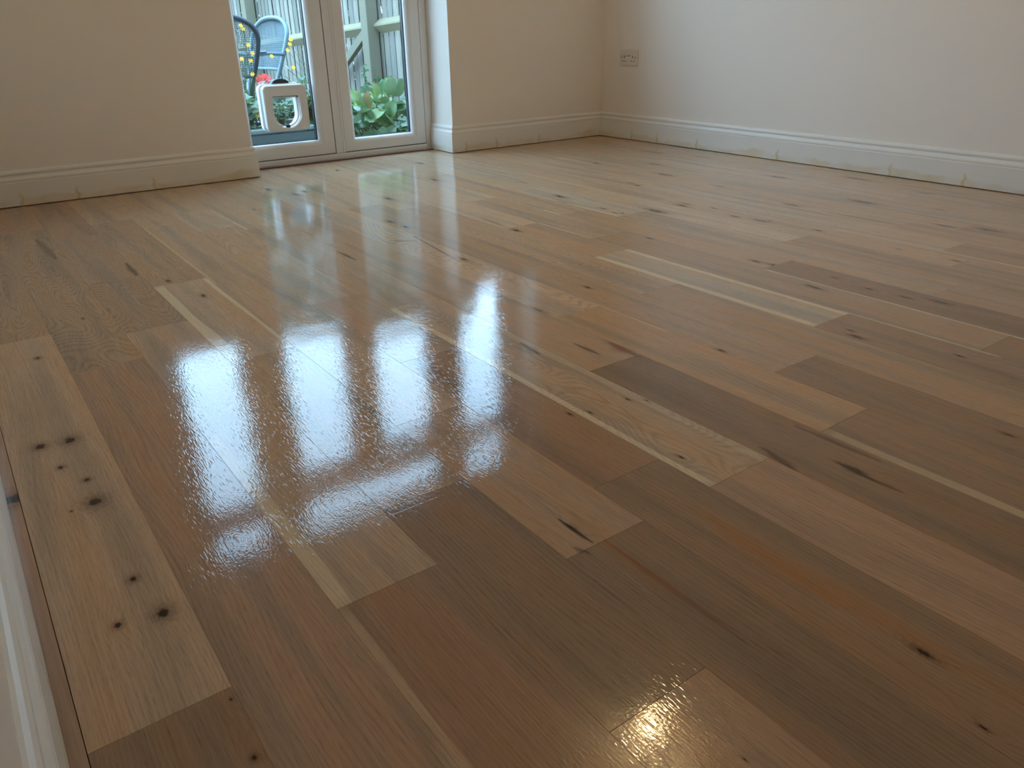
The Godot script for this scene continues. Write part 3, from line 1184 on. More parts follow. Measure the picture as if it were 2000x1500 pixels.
func build_cat_flap() -> void:
	var gz := DOOR_Z - 0.030            # room face of the glass
	var c := Vector3(1.5335, 0.288, gz)
	var t := thing("cat_flap", c, "white square cat flap in the glass of the left garden door", "cat flap")
	var n := 72
	var o := rounded_rect(0.115, 0.112, 0.024, n)
	var o1 := rounded_rect(0.1105, 0.1075, 0.021, n)
	var hole := flap_outline(0.0735, 0.058, -0.032, n)
	var hole1 := flap_outline(0.0755, 0.060, -0.032, n)
	var mb := MB.new()
	loops(mb, [[o, 0.0005], [o, 0.030], [o1, 0.036], [hole1, 0.036], [hole, 0.034], [hole, 0.0005]], Vector3.ZERO, true)
	obj("inner_frame", mb, mats.white_plastic, t)
	mb = MB.new()
	var oo := rounded_rect(0.118, 0.115, 0.026, n)
	loops(mb, [[hole, -0.0245], [hole, -0.062], [o1, -0.062], [oo, -0.055], [oo, -0.0245]], Vector3.ZERO, true)
	obj("outer_frame", mb, mats.white_plastic, t)
	# dark round lock drum showing over the top edge on the garden side
	mb = MB.new()
	var arch := PackedVector2Array()
	for k in 17:
		var a := PI * k / 16.0
		arch.append(Vector2(0.004 + 0.045 * cos(a), 0.1155 + 0.022 * sin(a)))
	mb.prism(arch, -0.060, -0.027)
	obj("lock_drum", mb, mats.dark_plastic, t)
	# the clear swinging door with its pale rim, pivots and latch
	var inner := flap_outline(0.0700, 0.0535, -0.030, n)
	var inner1 := flap_outline(0.0640, 0.0480, -0.030, n)
	mb = MB.new()
	loops(mb, [[inner1, 0.004], [inner, 0.004], [inner, 0.010], [inner1, 0.010]], Vector3.ZERO, true)
	var flap := obj("flap", mb, mats.white_plastic, t)
	mb = MB.new()
	mb.prism(inner1, 0.005, 0.008)
	obj("clear_panel", mb, mats.clear_plastic, flap)
	mb = MB.new()
	mb.box(Vector3(-0.010, -0.098, 0.004), Vector3(0.010, -0.085, 0.020), 0.001)
	obj("latch", mb, mats.dark_plastic, t)
	mb = MB.new()
	for s in [-1.0, 1.0]:
		mb.tube([Vector3(s * 0.0665, 0.050, 0.007), Vector3(s * 0.0735, 0.050, 0.007)], 0.004, 0.004, 8)
	mb.tube([Vector3(-0.068, 0.0555, 0.007), Vector3(0.068, 0.0555, 0.007)], 0.002, 0.002, 8)
	obj("pivot", mb, mats.dark_plastic, t)


# ======================================================================= wall socket
func build_socket() -> void:
	var t := thing("wall_socket", Vector3(WALL_X, 0.465, -3.615), "white double wall socket low on the right wall near the corner", "socket")
	# local: +x out of the wall is -x of the world; z along the wall
	var mb := MB.new()
	mb.box(Vector3(-0.010, -0.043, -0.0735), Vector3(0.0005, 0.043, 0.0735), 0.003)
	obj("faceplate", mb, mats.socket_plastic, t)
	for z in [-0.0085, 0.0085]:
		mb = MB.new()
		mb.box(Vector3(-0.0135, -0.010, z - 0.0068), Vector3(-0.0095, 0.0125, z + 0.0068), 0.001)
		obj("rocker_switch", mb, mats.white_plastic, t)
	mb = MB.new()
	mb.box(Vector3(-0.0138, 0.0095, -0.016), Vector3(-0.0101, 0.0122, 0.016))  # dark bar standing in for the shadow line across the switches
	obj("switch_shadow", mb, mats.socket_hole_and_shadow, t)
	for s in [-1.0, 1.0]:
		for q in [[0.036, 0.006, 0.0026, 0.0062], [0.0255, -0.0175, 0.0034, 0.0026], [0.0465, -0.0175, 0.0034, 0.0026]]:
			mb = MB.new()
			mb.box(Vector3(-0.0104, q[1] - q[3], s * q[0] - q[2]), Vector3(-0.0085, q[1] + q[3], s * q[0] + q[2]))
			obj("pin_hole", mb, mats.socket_hole_and_shadow, t)
		mb = MB.new()
		mb.lathe([Vector2(0.0036, 0.0), Vector2(0.0036, 0.0012), Vector2(0.0024, 0.0019), Vector2(0.0, 0.0021)], 14, Transform3D(Basis(Vector3(0, 0, 1), Vector3(-1, 0, 0), Vector3(0, -1, 0)), Vector3(-0.0098, 0.003, s * 0.0602)))
		obj("screw", mb, mats.steel, t)


# ======================================================================= ceiling lamp
func build_lamp() -> void:
	var at := Vector3(1.97, CEIL, -1.695)
	var t := thing("pendant_lamp", at, "bare warm bulb hanging from the ceiling, glinting in the floor", "lamp")
	var mb := MB.new()
	mb.lathe([Vector2(0.0, -0.028), Vector2(0.022, -0.028), Vector2(0.046, -0.012), Vector2(0.048, -0.0005), Vector2(0.0, -0.0005)], 28)
	obj("ceiling_rose", mb, mats.white_plastic, t)
	mb = MB.new()
	mb.tube([Vector3(0, -0.02, 0), Vector3(0, -0.075, 0)], 0.0035, 0.0035, 8)
	obj("cord", mb, mats.white_plastic, t)
	mb = MB.new()
	mb.lathe([Vector2(0.0, -0.115), Vector2(0.018, -0.115), Vector2(0.020, -0.080), Vector2(0.012, -0.068), Vector2(0.0, -0.066)], 20)
	obj("bulb_holder", mb, mats.white_plastic, t)
	mb = MB.new()
	var pr: Array = [Vector2(0.0, -0.200)]
	for k in range(1, 12):
		var a := -PI / 2 + PI * k / 14.0
		pr.append(Vector2(0.037 * cos(a), -0.163 + 0.037 * sin(a)))
	pr.append(Vector2(0.014, -0.115))
	mb.lathe(pr, 28)
	obj("bulb", mb, mats.bulb_glow, t)
	var l := OmniLight3D.new()
	l.name = "bulb_light"
	t.add_child(l)
	l.position = Vector3(0, -0.163, 0)
	l.light_color = Color(1.0, 0.78, 0.52)
	l.light_energy = 0.002
	l.light_size = 0.030
	l.omni_range = 12.0
	l.omni_attenuation = 2.0
	l.shadow_enabled = true


# ======================================================================= garden
const GROUND := -0.20

func aim(at: Vector3, along: Vector3, up: Vector3, k := 1.0) -> Transform3D:
	var zz := along.normalized()
	var xx := up.cross(zz).normalized()
	return Transform3D(Basis(xx * k, zz.cross(xx).normalized() * k, zz * k), at)


func build_garden() -> void:
	# lawn-side ground under everything, then the paving slabs
	var mb := MB.new()
	mb.box(Vector3(-8, GROUND - 0.3, -16), Vector3(9, GROUND - 0.03, -4.2))
	var g := struct("ground", mb, mats.joint_sand, "bare earth and sand of the garden beyond the doors", "ground")
	var rng := RandomNumberGenerator.new()
	rng.seed = 5
	for i in 7:
		for j in 9:
			mb = MB.new()
			var x := -1.2 + i * 0.605
			var z := -4.23 - j * 0.605
			mb.box(Vector3(x, GROUND - 0.04, z - 0.597), Vector3(x + 0.597, GROUND + rng.randf_range(-0.002, 0.002), z), 0.004)
			obj("paving_slab", mb, mats.paving, g)
	build_fence()
	build_chairs()
	build_planter()
	build_bergenia()
	build_flowers()
	build_vine()
	build_hedge()


func build_fence() -> void:
	var a := Vector3(3.041, 0.0, -5.518)
	var along := Vector3(-0.0667, 0.0, -0.9978).normalized()
	var nrm := Vector3(-0.9978, 0.0, 0.0667).normalized()      # towards the garden
	var lean := deg_to_rad(FENCE_LEAN)
	var up := (Vector3.UP * cos(lean) - nrm * sin(lean)).normalized()
	var slope := -0.067
	var t := thing("fence", Vector3(a.x, GROUND, a.z), "weathered grey board fence with posts and sloping rails beyond the doors", "fence")
	var rng := RandomNumberGenerator.new()
	rng.seed = 21
	# s runs along the fence away from the house; rail height falls with it
	var s := -0.62
	while s < 5.6:
		var w := rng.randf_range(0.067, 0.071)
		var y0 := GROUND + 0.03
		var y1 := 1.50 + slope * s + rng.randf_range(-0.006, 0.006)
		mb_board(t, a + along * (s + 0.042) - nrm * 0.066, along, up, nrm, w, y0, y1, rng.randi() % 4, rng.randf_range(-0.004, 0.004))
		s += 0.085
	for q in [-0.6, 0.485, 2.78, 4.6]:
		var mb := MB.new()
		var c: Vector3 = a + along * q
		mb.box(Vector3(-0.05, 0.0, -0.05), Vector3(0.05, 1.62, 0.05), 0.004)
		var o := obj("post", mb, mats.post_wood, t)
		o.transform = Transform3D(Basis(-nrm, up, nrm.cross(-up)).orthonormalized(), Vector3(c.x, 0, c.z) - Vector3(a.x, 0, a.z) + nrm * 0.0)
	for hh in [0.66, 1.30]:
		for q in [[-0.62, 0.44], [0.53, 2.735], [2.825, 5.6]]:
			var mb := MB.new()
			var poly := PackedVector2Array([Vector2(-0.058, 0.074), Vector2(0.026, 0.006), Vector2(0.026, -0.006), Vector2(-0.058, -0.074)])
			var l: Vector3 = (along + Vector3.UP * slope).normalized()
			var length: float = q[1] - q[0]
			mb.prism(poly, 0.0, length)
			var o := obj("rail", mb, mats.rail_wood, t)
			var st: Vector3 = a + along * q[0]
			var vv := (up - l * up.dot(l)).normalized()
			o.transform = Transform3D(Basis(vv.cross(l), vv, l), Vector3(st.x - a.x, hh + 0.036 + slope * q[0] - GROUND, st.z - a.z) - nrm * sin(lean) * hh)
			if o.basis.x.dot(nrm) < 0:
				o.transform.basis = Basis(-o.basis.x, o.basis.y, o.basis.z)
	var mb2 := MB.new()
	var p0 := a + along * 0.52 + nrm * 0.02 + Vector3.UP * 0.615
	var p1 := a + along * 1.45 + nrm * 0.02 + Vector3.UP * 0.06
	var dd := (p1 - p0)
	mb2.box(Vector3(-0.022, -0.032, 0.0), Vector3(0.022, 0.032, dd.length()), 0.003, aim(p0 - Vector3(a.x, GROUND, a.z), dd, Vector3.UP))
	obj("brace", mb2, mats.post_wood, t)


const FENCE_LEAN := 3.0

func mb_board(t: Node3D, at: Vector3, along: Vector3, up: Vector3, nrm: Vector3, w: float, y0: float, y1: float, m: int, dz: float) -> void:
	var mb := MB.new()
	mb.box(Vector3(-0.003, 0, -w / 2), Vector3(0.003, y1 - y0, w / 2), 0.001)
	var o := obj("fence_board", mb, mats["fence_wood_%d" % m], t)
	o.transform = Transform3D(Basis(-nrm, up, nrm.cross(-up)).orthonormalized(), Vector3(at.x - t.position.x, y0 - GROUND, at.z - t.position.z) + nrm * dz)


# ----------------------------------------------------------------------- chairs
func wires(mb: MB, f: Callable, nu: int, nv: int, r: float) -> void:
	for i in range(1, nu):
		var path: Array = []
		for k in 9:
			path.append(f.call(float(i) / nu, k / 8.0))
		mb.tube(path, r, r, 3, false)
	for i in range(1, nv):
		var path: Array = []
		for k in 9:
			path.append(f.call(k / 8.0, float(i) / nv))
		mb.tube(path, r, r, 3, false)


# a stacking garden armchair of bent tube and fine metal mesh, facing -z
func make_chair(at: Vector3, turn: float, label: String, metal: Material, mesh: Material) -> void:
	var t := thing("garden_chair", at, label, "chair", "metal garden chairs outside the doors")
	t.rotation.y = turn
	# back loop: rises from the seat, flares and closes in a broad arc
	var half := func(s: float) -> Vector2:      # half width, height
		if s < 0.62:
			var q := s / 0.62
			return Vector2(lerpf(0.205, 0.262, q * q * (3.0 - 2.0 * q)), 0.40 + 0.40 * q)
		var a := (s - 0.62) / 0.38 * PI / 2.0
		return Vector2(0.262 * pow(cos(a), 0.8) if a < 1.57 else 0.0, 0.80 + 0.135 * sin(a))
	var zb := func(y: float) -> float: return 0.215 + (y - 0.40) * 0.33
	var path: Array = []
	for k in 25:
		var q: Vector2 = half.call(k / 24.0)
		path.append(Vector3(q.x, q.y, zb.call(q.y)))
	for k in range(23, -1, -1):
		var q: Vector2 = half.call(k / 24.0)
		path.append(Vector3(-q.x, q.y, zb.call(q.y)))
	var mb := MB.new()
	mb.tube(path, 0.0155, 0.0155, 10)
	obj("back_frame", mb, metal, t)
	mb = MB.new()
	var back := func(u: float, v: float) -> Vector3:
		var s := lerpf(0.29, 1.0, v)
		var q: Vector2 = half.call(s)
		var x: float = (u * 2.0 - 1.0) * q.x
		return Vector3(x, q.y, zb.call(q.y) + 0.030 * (1.0 - pow(u * 2.0 - 1.0, 2.0)))
	var low: Array = []
	for k in 13:
		low.append(back.call(k / 12.0, 0.0))
	mb.tube(low, 0.010, 0.010, 8)
	obj("back_rail", mb, metal, t)
	mb = MB.new()
	wires(mb, back, 46, 36, 0.0019)
	obj("back_mesh", mb, mesh, t).set_meta("kind", "stuff")
	# seat
	mb = MB.new()
	var sp := [Vector3(0.205, 0.40, 0.215), Vector3(0.225, 0.415, 0.0), Vector3(0.225, 0.42, -0.17), Vector3(0.19, 0.415, -0.225), Vector3(0, 0.41, -0.235), Vector3(-0.19, 0.415, -0.225), Vector3(-0.225, 0.42, -0.17), Vector3(-0.225, 0.415, 0.0), Vector3(-0.205, 0.40, 0.215), Vector3(0.0, 0.395, 0.235), Vector3(0.205, 0.40, 0.215)]
	mb.tube(sp, 0.011, 0.011, 8)
	obj("seat_frame", mb, metal, t)
	mb = MB.new()
	var seat := func(u: float, v: float) -> Vector3:
		return Vector3((u * 2.0 - 1.0) * 0.215, 0.412 - 0.02 * sin(PI * u) * sin(PI * v), lerpf(0.22, -0.225, v))
	wires(mb, seat, 36, 36, 0.0019)
	obj("seat_mesh", mb, mesh, t).set_meta("kind", "stuff")
	for s in [-1.0, 1.0]:
		mb = MB.new()
		mb.tube([Vector3(s * 0.205, 0.41, 0.215), Vector3(s * 0.215, 0.25, 0.235), Vector3(s * 0.235, 0.01, 0.30)], 0.0125, 0.0115, 8)
		obj("rear_leg", mb, metal, t)
		mb = MB.new()
		mb.tube([Vector3(s * 0.256, 0.69, 0.31), Vector3(s * 0.275, 0.70, 0.18), Vector3(s * 0.282, 0.70, -0.06), Vector3(s * 0.28, 0.695, -0.17), Vector3(s * 0.275, 0.65, -0.205), Vector3(s * 0.262, 0.40, -0.22), Vector3(s * 0.262, 0.01, -0.24)], 0.0125, 0.0125, 8)
		obj("arm_and_front_leg", mb, metal, t)
		mb = MB.new()
		mb.box(Vector3(s * 0.28 - 0.022, 0.706, -0.15), Vector3(s * 0.28 + 0.022, 0.720, 0.16), 0.006)
		obj("arm_pad", mb, metal, t)
	for q in [[0.262, 0.40, -0.22], [0.214, 0.33, 0.225]]:
		mb = MB.new()
		mb.tube([Vector3(-q[0], q[1], q[2]), Vector3(q[0], q[1], q[2])], 0.0095, 0.0095, 8)
		obj("stretcher", mb, metal, t)


func build_chairs() -> void:
	make_chair(Vector3(1.52, GROUND, -5.47), deg_to_rad(4.0), "dark grey mesh garden chair nearest the doors, seen from behind", mats.chair_metal, mats.chair_mesh)
	make_chair(Vector3(1.90, GROUND, -6.10), deg_to_rad(98.0), "pale blue mesh garden chair side on before the fence", mats.chair_metal_light, mats.chair_metal_light)


# ----------------------------------------------------------------------- planter
func build_planter() -> void:
	var x0 := 0.95
	var x1 := 1.93
	var z0 := -4.82
	var z1 := -4.42
	var y1 := 0.155
	var t := thing("planter_trough", Vector3((x0 + x1) / 2, GROUND, (z0 + z1) / 2), "grey green wooden planter trough standing right outside the left door", "planter")
	var hx := (x1 - x0) / 2
	var hz := (z1 - z0) / 2
	var h := y1 - GROUND
	for k in 3:
		for s in [-1.0, 1.0]:
			var mb := MB.new()
			var a := 0.02 + k * (h - 0.045) / 3.0
			mb.box(Vector3(-hx, a, s * hz - 0.012), Vector3(hx, a + (h - 0.045) / 3.0 - 0.004, s * hz + 0.012), 0.003)
			obj("side_board", mb, mats.planter_paint, t)
			mb = MB.new()
			mb.box(Vector3(s * hx - 0.012, a, -hz + 0.013), Vector3(s * hx + 0.012, a + (h - 0.045) / 3.0 - 0.004, hz - 0.013), 0.003)
			obj("end_board", mb, mats.planter_paint, t)
	for s in [-1.0, 1.0]:
		var mb := MB.new()
		mb.box(Vector3(-hx - 0.015, h - 0.022, s * hz - 0.022), Vector3(hx + 0.015, h, s * hz + 0.022), 0.004)
		obj("rim", mb, mats.planter_rim, t)
		mb = MB.new()
		mb.box(Vector3(s * hx - 0.022, h - 0.022, -hz + 0.023), Vector3(s * hx + 0.022, h, hz - 0.023), 0.004)
		obj("rim", mb, mats.planter_rim, t)
	var mb := MB.new()
	mb.box(Vector3(-hx + 0.013, 0.02, -hz + 0.013), Vector3(hx - 0.013, h - 0.05, hz - 0.013))
	obj("soil", mb, mats.soil, t)


# ----------------------------------------------------------------------- plants
func build_bergenia() -> void:
	var c := Vector3(2.40, GROUND, -4.74)
	var t := thing("broad_leaved_plant", c, "low plant with broad glossy green leaves outside the right door", "plant")
	var rng := RandomNumberGenerator.new()
	rng.seed = 33
	var mb := MB.new()
	mb.box(Vector3(-0.36, -0.01, -0.34), Vector3(0.36, 0.035, 0.34), 0.03)
	obj("soil_mound", mb, mats.soil, t)
	var ms := [mats.leaf_deep, mats.leaf_deep, mats.leaf_mid, mats.leaf_mid, mats.leaf_lime]
	for i in 96:
		var a := TAU * (i * 0.381966)
		var rr := sqrt((i + 0.5) / 96.0)
		var root := Vector3(cos(a) * rr * 0.14, 0.03, sin(a) * rr * 0.14)
		var out := Vector3(cos(a), 0, sin(a))
		var el := lerpf(1.2, -0.15, rr) + rng.randf_range(-0.3, 0.3)
		var hgt := lerpf(0.43, 0.17, pow(rr, 1.6)) + rng.randf_range(-0.02, 0.06)
		# the back of the clump stands taller
		hgt += 0.08 * clampf(-out.z * rr, 0.0, 1.0)
		var tip := Vector3(cos(a) * rr * 0.30, hgt, sin(a) * rr * 0.26)
		var length := rng.randf_range(0.09, 0.135)
		var width := length * rng.randf_range(0.68, 0.86)
		var along := (out * cos(el) + Vector3.UP * sin(el) + Vector3(rng.randf_range(-0.35, 0.35), 0, rng.randf_range(-0.3, 0.3))).normalized()
		var up := (Vector3.UP * 0.8 + out * 0.25 + Vector3(rng.randf_range(-0.35, 0.35), 0, rng.randf_range(0.0, 0.7))).normalized()
		mb = MB.new()
		mb.leaf(aim(tip, along, up), length, width, rng.randf_range(0.05, 0.4), rng.randf_range(0.1, 0.5), 7, rng.randf_range(0.0, 0.06))
		var m: Material = ms[rng.randi() % ms.size()]
		if i in [9, 40]:
			m = mats.leaf_rust
		var o := obj("leaf", mb, m, t)
		mb = MB.new()
		mb.tube([root, root.lerp(tip, 0.5) + Vector3.UP * 0.02, tip], 0.0045, 0.003, 5)
		obj("leaf_stalk", mb, mats.stem_green, o)
	# low leaves that lap over one another at the front of the clump
	for i in 64:
		var x := rng.randf_range(-0.31, 0.31)
		var y := rng.randf_range(0.14, 0.42)
		var zf := 0.36 - 0.55 * (y - 0.14) - 0.6 * x * x + rng.randf_range(-0.03, 0.03)
		var along := Vector3(rng.randf_range(-1.0, 1.0), rng.randf_range(-0.35, 0.7), rng.randf_range(0.0, 0.5)).normalized()
		var up := Vector3(rng.randf_range(-0.3, 0.3), 0.75, rng.randf_range(0.35, 1.0)).normalized()
		var length := rng.randf_range(0.10, 0.14)
		mb = MB.new()
		mb.leaf(aim(Vector3(x, y, zf) - along * length * 0.5, along, up), length, length * rng.randf_range(0.7, 0.88), rng.randf_range(0.05, 0.35), rng.randf_range(0.1, 0.4), 7, rng.randf_range(0.0, 0.06))
		var o := obj("leaf", mb, ms[rng.randi() % ms.size()], t)
		mb = MB.new()
		mb.tube([Vector3(x * 0.4, 0.03, zf * 0.4), Vector3(x * 0.7, y * 0.6 + 0.02, zf * 0.7), Vector3(x, y, zf) - along * length * 0.5], 0.0045, 0.003, 5)
		obj("leaf_stalk", mb, mats.stem_green, o)


func flower(t: Node, at: Vector3, r: float, m: Material, petals: int, rng: RandomNumberGenerator, layers := 1) -> void:
	var mb := MB.new()
	var face := Vector3(rng.randf_range(-0.5, 0.3), 0.5, 0.8).normalized()
	for ly in layers:
		for k in petals:
			var side := face.cross(Vector3.UP).normalized()
			var up2 := side.cross(face)
			var a := TAU * (k + 0.5 * ly) / petals
			var d := side * cos(a) + up2 * sin(a)
			mb.leaf(aim(at + d * r * 0.08, (d + face * (0.15 + 0.5 * ly)).normalized(), face), r * (1.0 - 0.18 * ly), r * 0.75, 0.15, 0.1, 3)
	obj("flower", mb, m, t)


# stems with small leaves; a spray of flowers at given points
func leafy(called: String, label: String, base: Vector3, spread: Vector3, stems: int, per: int, size: float, m: Material, seed_: int, round_ := 0.6) -> Node3D:
	var t := thing(called, base, label, "plant")
	var rng := RandomNumberGenerator.new()
	rng.seed = seed_
	var st := MB.new()
	var lf := MB.new()
	for i in stems:
		var a := rng.randf() * TAU
		var rr := sqrt(rng.randf())
		var foot := Vector3(cos(a) * rr * spread.x * 0.35, 0, sin(a) * rr * spread.z * 0.35)
		var top := Vector3(cos(a) * rr * spread.x, spread.y * rng.randf_range(0.55, 1.0), sin(a) * rr * spread.z)
		var mid := foot.lerp(top, 0.5) + Vector3(rng.randf_range(-0.03, 0.03), 0.04, rng.randf_range(-0.03, 0.03))
		st.tube([foot, mid, top], 0.003, 0.0015, 4, false)
		for k in per:
			var s := rng.randf_range(0.25, 1.0)
			var p := foot.lerp(mid, s * 2.0) if s < 0.5 else mid.lerp(top, s * 2.0 - 1.0)
			var d := Vector3(rng.randf_range(-1, 1), rng.randf_range(-0.2, 0.7), rng.randf_range(-1, 1)).normalized()
			var l := size * rng.randf_range(0.7, 1.3)
			lf.leaf(aim(p, d, Vector3(rng.randf_range(-0.4, 0.4), 1, rng.randf_range(-0.2, 0.6))), l, l * round_, 0.25, 0.15, 3)
	obj("stems", st, mats.stem_green, t).set_meta("kind", "stuff")
	obj("foliage", lf, m, t).set_meta("kind", "stuff")
	return t


func stalk_flower(t: Node3D, foot: Vector3, at: Vector3, r: float, m: Material, petals: int, rng: RandomNumberGenerator, layers := 1) -> void:
	var p := at - t.position
	var mb := MB.new()
	var f := foot - t.position
	mb.tube([f, f.lerp(p, 0.55) + Vector3(0.02, 0.04, 0.0), p], 0.002, 0.0012, 4, false)
	obj("flower_stalk", mb, mats.stem_green, t)
	flower(t, p, r, m, petals, rng, layers)


func build_flowers() -> void:
	var rng := RandomNumberGenerator.new()
	rng.seed = 71
	# airy plants with yellow flowers round the chairs
	var t := leafy("yellow_flowered_plant", "airy yellow flowered plant right of the pale blue chair", Vector3(2.32, GROUND, -5.42), Vector3(0.20, 0.42, 0.16), 34, 9, 0.05, mats.leaf_pale, 81, 0.45)
	for q in [[2.192, 0.591, -5.585], [2.164, 0.523, -5.596], [2.185, 0.411, -5.588], [2.182, 0.562, -5.589], [2.06, 0.487, -5.635]]:
		stalk_flower(t, Vector3(2.30, 0.1, -5.46), Vector3(q[0], q[1], q[2]), 0.015, mats.petal_yellow, 6, rng)
	stalk_flower(t, Vector3(2.30, 0.1, -5.46), Vector3(2.14, 0.412, -5.605), 0.016, mats.petal_white, 6, rng)
	leafy("leafy_border_plant", "pale leafy border plant between the chairs and the fence", Vector3(2.58, GROUND, -6.62), Vector3(0.26, 0.50, 0.28), 54, 10, 0.065, mats.leaf_pale, 87, 0.5)
	leafy("dark_border_plant", "tall dark leafy plant seen through the mesh of the near chair", Vector3(2.15, GROUND, -7.35), Vector3(0.45, 0.95, 0.35), 60, 12, 0.06, mats.leaf_deep, 82, 0.5)
	t = leafy("tall_flowering_plant", "tall thin yellow flowered stems rising in front of the near chair", Vector3(1.56, 0.08, -4.755), Vector3(0.05, 0.42, 0.03), 6, 5, 0.04, mats.leaf_mid, 88, 0.4)
	for q in [[1.579, 0.679, -4.744], [1.587, 0.663, -4.742], [1.603, 0.578, -4.736], [1.558, 0.507, -4.751], [1.618, 0.535, -4.731], [1.604, 0.497, -4.736], [1.602, 0.424, -4.737]]:
		stalk_flower(t, Vector3(1.56, 0.1, -4.755), Vector3(q[0], q[1], q[2]), 0.0125, mats.petal_yellow, 6, rng)
	# in and behind the planter
	t = leafy("round_leaved_plant", "round leaved trailing plant at the left end of the planter", Vector3(1.44, 0.08, -4.58), Vector3(0.11, 0.24, 0.10), 26, 5, 0.052, mats.leaf_pale, 83, 0.95)
	for q in [[1.515, 0.231, -4.502], [1.53, 0.225, -4.497]]:
		stalk_flower(t, Vector3(1.5, 0.1, -4.6), Vector3(q[0], q[1], q[2]), 0.018, mats.petal_yellow, 6, rng)
	t = leafy("red_geranium", "red flowered geranium behind the cat flap", Vector3(1.66, 0.08, -4.72), Vector3(0.07, 0.24, 0.06), 14, 5, 0.05, mats.leaf_mid, 84, 0.9)
	var head := MB.new()
	for k in 46:
		var y := 1.0 - 1.5 * (k + 0.5) / 46.0
		var a := k * 2.39996
		var d := Vector3(sqrt(maxf(0.0, 1.0 - y * y)) * cos(a), y, sqrt(maxf(0.0, 1.0 - y * y)) * sin(a))
		head.leaf(aim(d * Vector3(0.034, 0.020, 0.034) + Vector3(0.0, 0.305, 0.0), (d + Vector3(0.3 * sin(a * 3.0), 0.2, 0.2)).normalized(), d.cross(Vector3(0.3, 0.2, 0.9))), 0.022, 0.022, 0.2, 0.15, 3)
	obj("flower_head", head, mats.petal_red, t)
	var stk := MB.new()
	stk.tube([Vector3(0, 0.0, 0), Vector3(0.01, 0.16, 0.01), Vector3(0, 0.30, 0)], 0.003, 0.002, 5)
	obj("flower_stalk", stk, mats.stem_green, t)
	t = leafy("green_bushy_plant", "green bushy plant with small orange flowers at the right of the cat flap", Vector3(1.855, 0.08, -4.60), Vector3(0.10, 0.27, 0.10), 30, 7, 0.05, mats.leaf_mid, 85, 0.7)
	stalk_flower(t, Vector3(1.9, 0.1, -4.66), Vector3(1.808, 0.272, -4.40), 0.014, mats.petal_orange, 5, rng, 2)
	leafy("grey_leaved_plant", "pale leafy plant seen through the cat flap opening", Vector3(1.645, 0.08, -4.56), Vector3(0.08, 0.20, 0.07), 26, 7, 0.04, mats.leaf_pale, 86, 0.4)
	# dry stalk against the fence at the right
	var s := thing("dry_seed_stalk", Vector3(2.80, GROUND, -5.30), "dry brown seed stalk before the fence at the right door edge", "plant")
	for k in 6:
		var mb := MB.new()
		var x := rng.randf_range(-0.05, 0.05)
		mb.tube([Vector3(0, 0, 0), Vector3(x * 0.6, 0.3, 0.0), Vector3(x * 1.5, rng.randf_range(0.48, 0.62), 0.02)], 0.003, 0.001, 5)
		obj("stalk", mb, mats.stem_dry, s)


func build_vine() -> void:
	var t := thing("climbing_plant", Vector3(2.93, GROUND, -5.93), "small climbing plant with bright leaves at the foot of the fence post", "plant")
	var rng := RandomNumberGenerator.new()
	rng.seed = 91
	var st := MB.new()
	var lf := MB.new()
	var tips := [Vector3(-0.07, 0.60, 0.05), Vector3(0.03, 0.56, 0.05), Vector3(0.13, 0.45, 0.05), Vector3(-0.02, 0.36, 0.06), Vector3(0.07, 0.50, 0.05)]
	for q in tips:
		st.tube([Vector3(0, 0, 0.04), Vector3(q.x * 0.4 + 0.015, q.y * 0.5, 0.05), q], 0.003, 0.0015, 5, false)
		for k in 26:
			var s := rng.randf_range(0.45, 1.0)
			var p: Vector3 = Vector3(q.x * 0.4, q.y * 0.5, 0.05).lerp(q, s * 2.0 - 1.0) if s > 0.5 else Vector3(q.x * 0.4, q.y * 0.45, 0.05)
			var d := Vector3(rng.randf_range(-1, 1), rng.randf_range(-0.6, 0.5), rng.randf_range(-0.2, 1)).normalized()
			lf.leaf(aim(p, d, Vector3(0, 1, 0.5)), rng.randf_range(0.03, 0.05), 0.026, 0.2, 0.15, 3)
	obj("stems", st, mats.stem_green, t)
	obj("foliage", lf, mats.leaf_vine, t).set_meta("kind", "stuff")


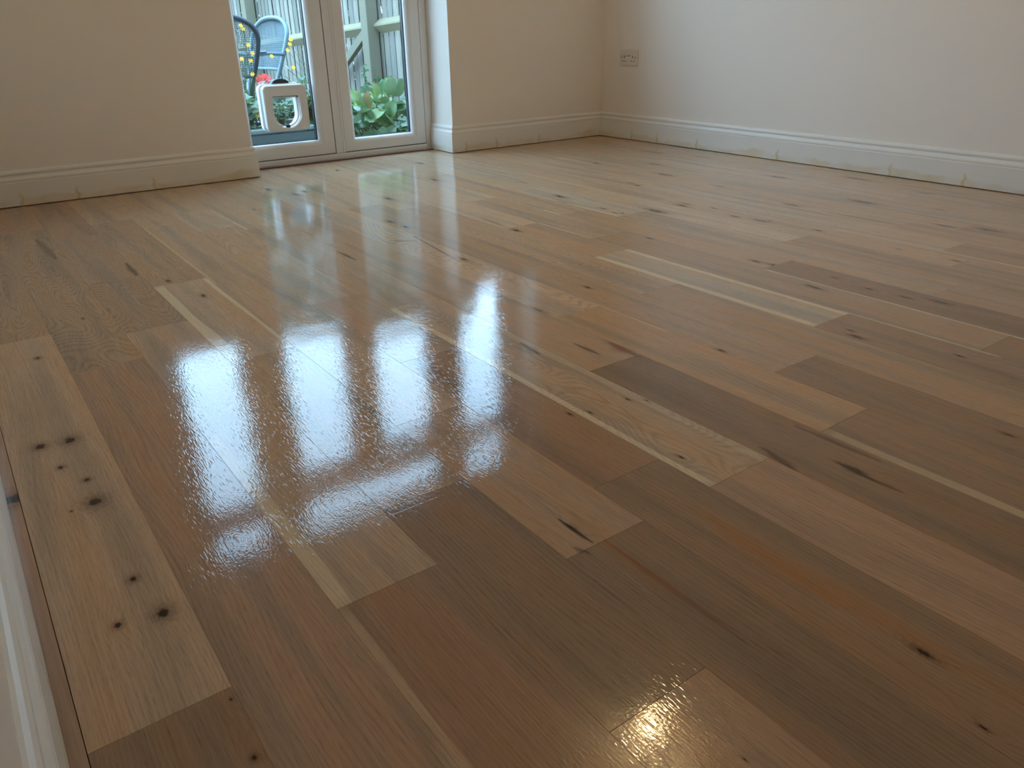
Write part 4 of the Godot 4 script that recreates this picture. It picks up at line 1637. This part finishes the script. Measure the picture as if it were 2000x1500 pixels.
# a dense hedge over the fence, mirrored as the dull green above the boards
func build_hedge() -> void:
	hedge(Vector3(3.58, GROUND, -6.0), Vector3(3.24, GROUND, -11.2), 0.30, [1.85, 2.45, 3.0, 3.3], 11000, 44, "tall dense green hedge behind the fence, mirrored in the floor")
	hedge(Vector3(2.9, GROUND, -11.9), Vector3(-1.6, GROUND, -11.9), 0.35, [2.5, 2.5, 2.4, 2.3], 6000, 45, "broad green hedge closing the far end of the garden")


func hedge(a: Vector3, b: Vector3, half: float, tops: Array, count: int, seed_: int, label: String) -> void:
	var rng := RandomNumberGenerator.new()
	rng.seed = seed_
	var t := thing("hedge", a, label, "hedge")
	var along := (b - a)
	var side := along.cross(Vector3.UP).normalized()
	var lf := MB.new()
	var st := MB.new()
	for k in count:
		var s := rng.randf()
		var f := s * 2.999
		var top: float = lerpf(tops[int(f)], tops[int(f) + 1], f - int(f)) - GROUND + 0.08 * noise.get_noise_2d(s * 9.0, seed_)
		# leaves crowd the shell of a rounded box
		var u := rng.randf()
		var y := top * rng.randf()
		var w: float = half * (1.0 if u < 0.5 else -1.0) * rng.randf_range(0.75, 1.05)
		if rng.randf() < 0.25:
			y = top * rng.randf_range(0.94, 1.0)
			w = half * rng.randf_range(-1.0, 1.0)
		elif rng.randf() < 0.25:
			w = half * rng.randf_range(-0.8, 0.8)
		var p := along * s + side * w + Vector3.UP * y
		var d := Vector3(rng.randf_range(-1, 1), rng.randf_range(-0.6, 0.8), rng.randf_range(-1, 1)).normalized()
		lf.leaf(aim(p, d, side * signf(w) + Vector3.UP * rng.randf_range(0.0, 0.8)), rng.randf_range(0.10, 0.15), 0.085, 0.2, 0.2, 2)
	for k in 14:
		var s := (k + 0.5) / 14.0
		var f := s * 2.999
		var top: float = lerpf(tops[int(f)], tops[int(f) + 1], f - int(f)) - GROUND
		st.tube([along * s, along * s + Vector3(0.03, top * 0.5, 0.02), along * s + Vector3(-0.02, top * 0.93, 0.0)], 0.025, 0.006, 6)
	obj("foliage", lf, mats.leaf_hedge, t).set_meta("kind", "stuff")
	obj("branches", st, mats.stem_dry, t).set_meta("kind", "stuff")
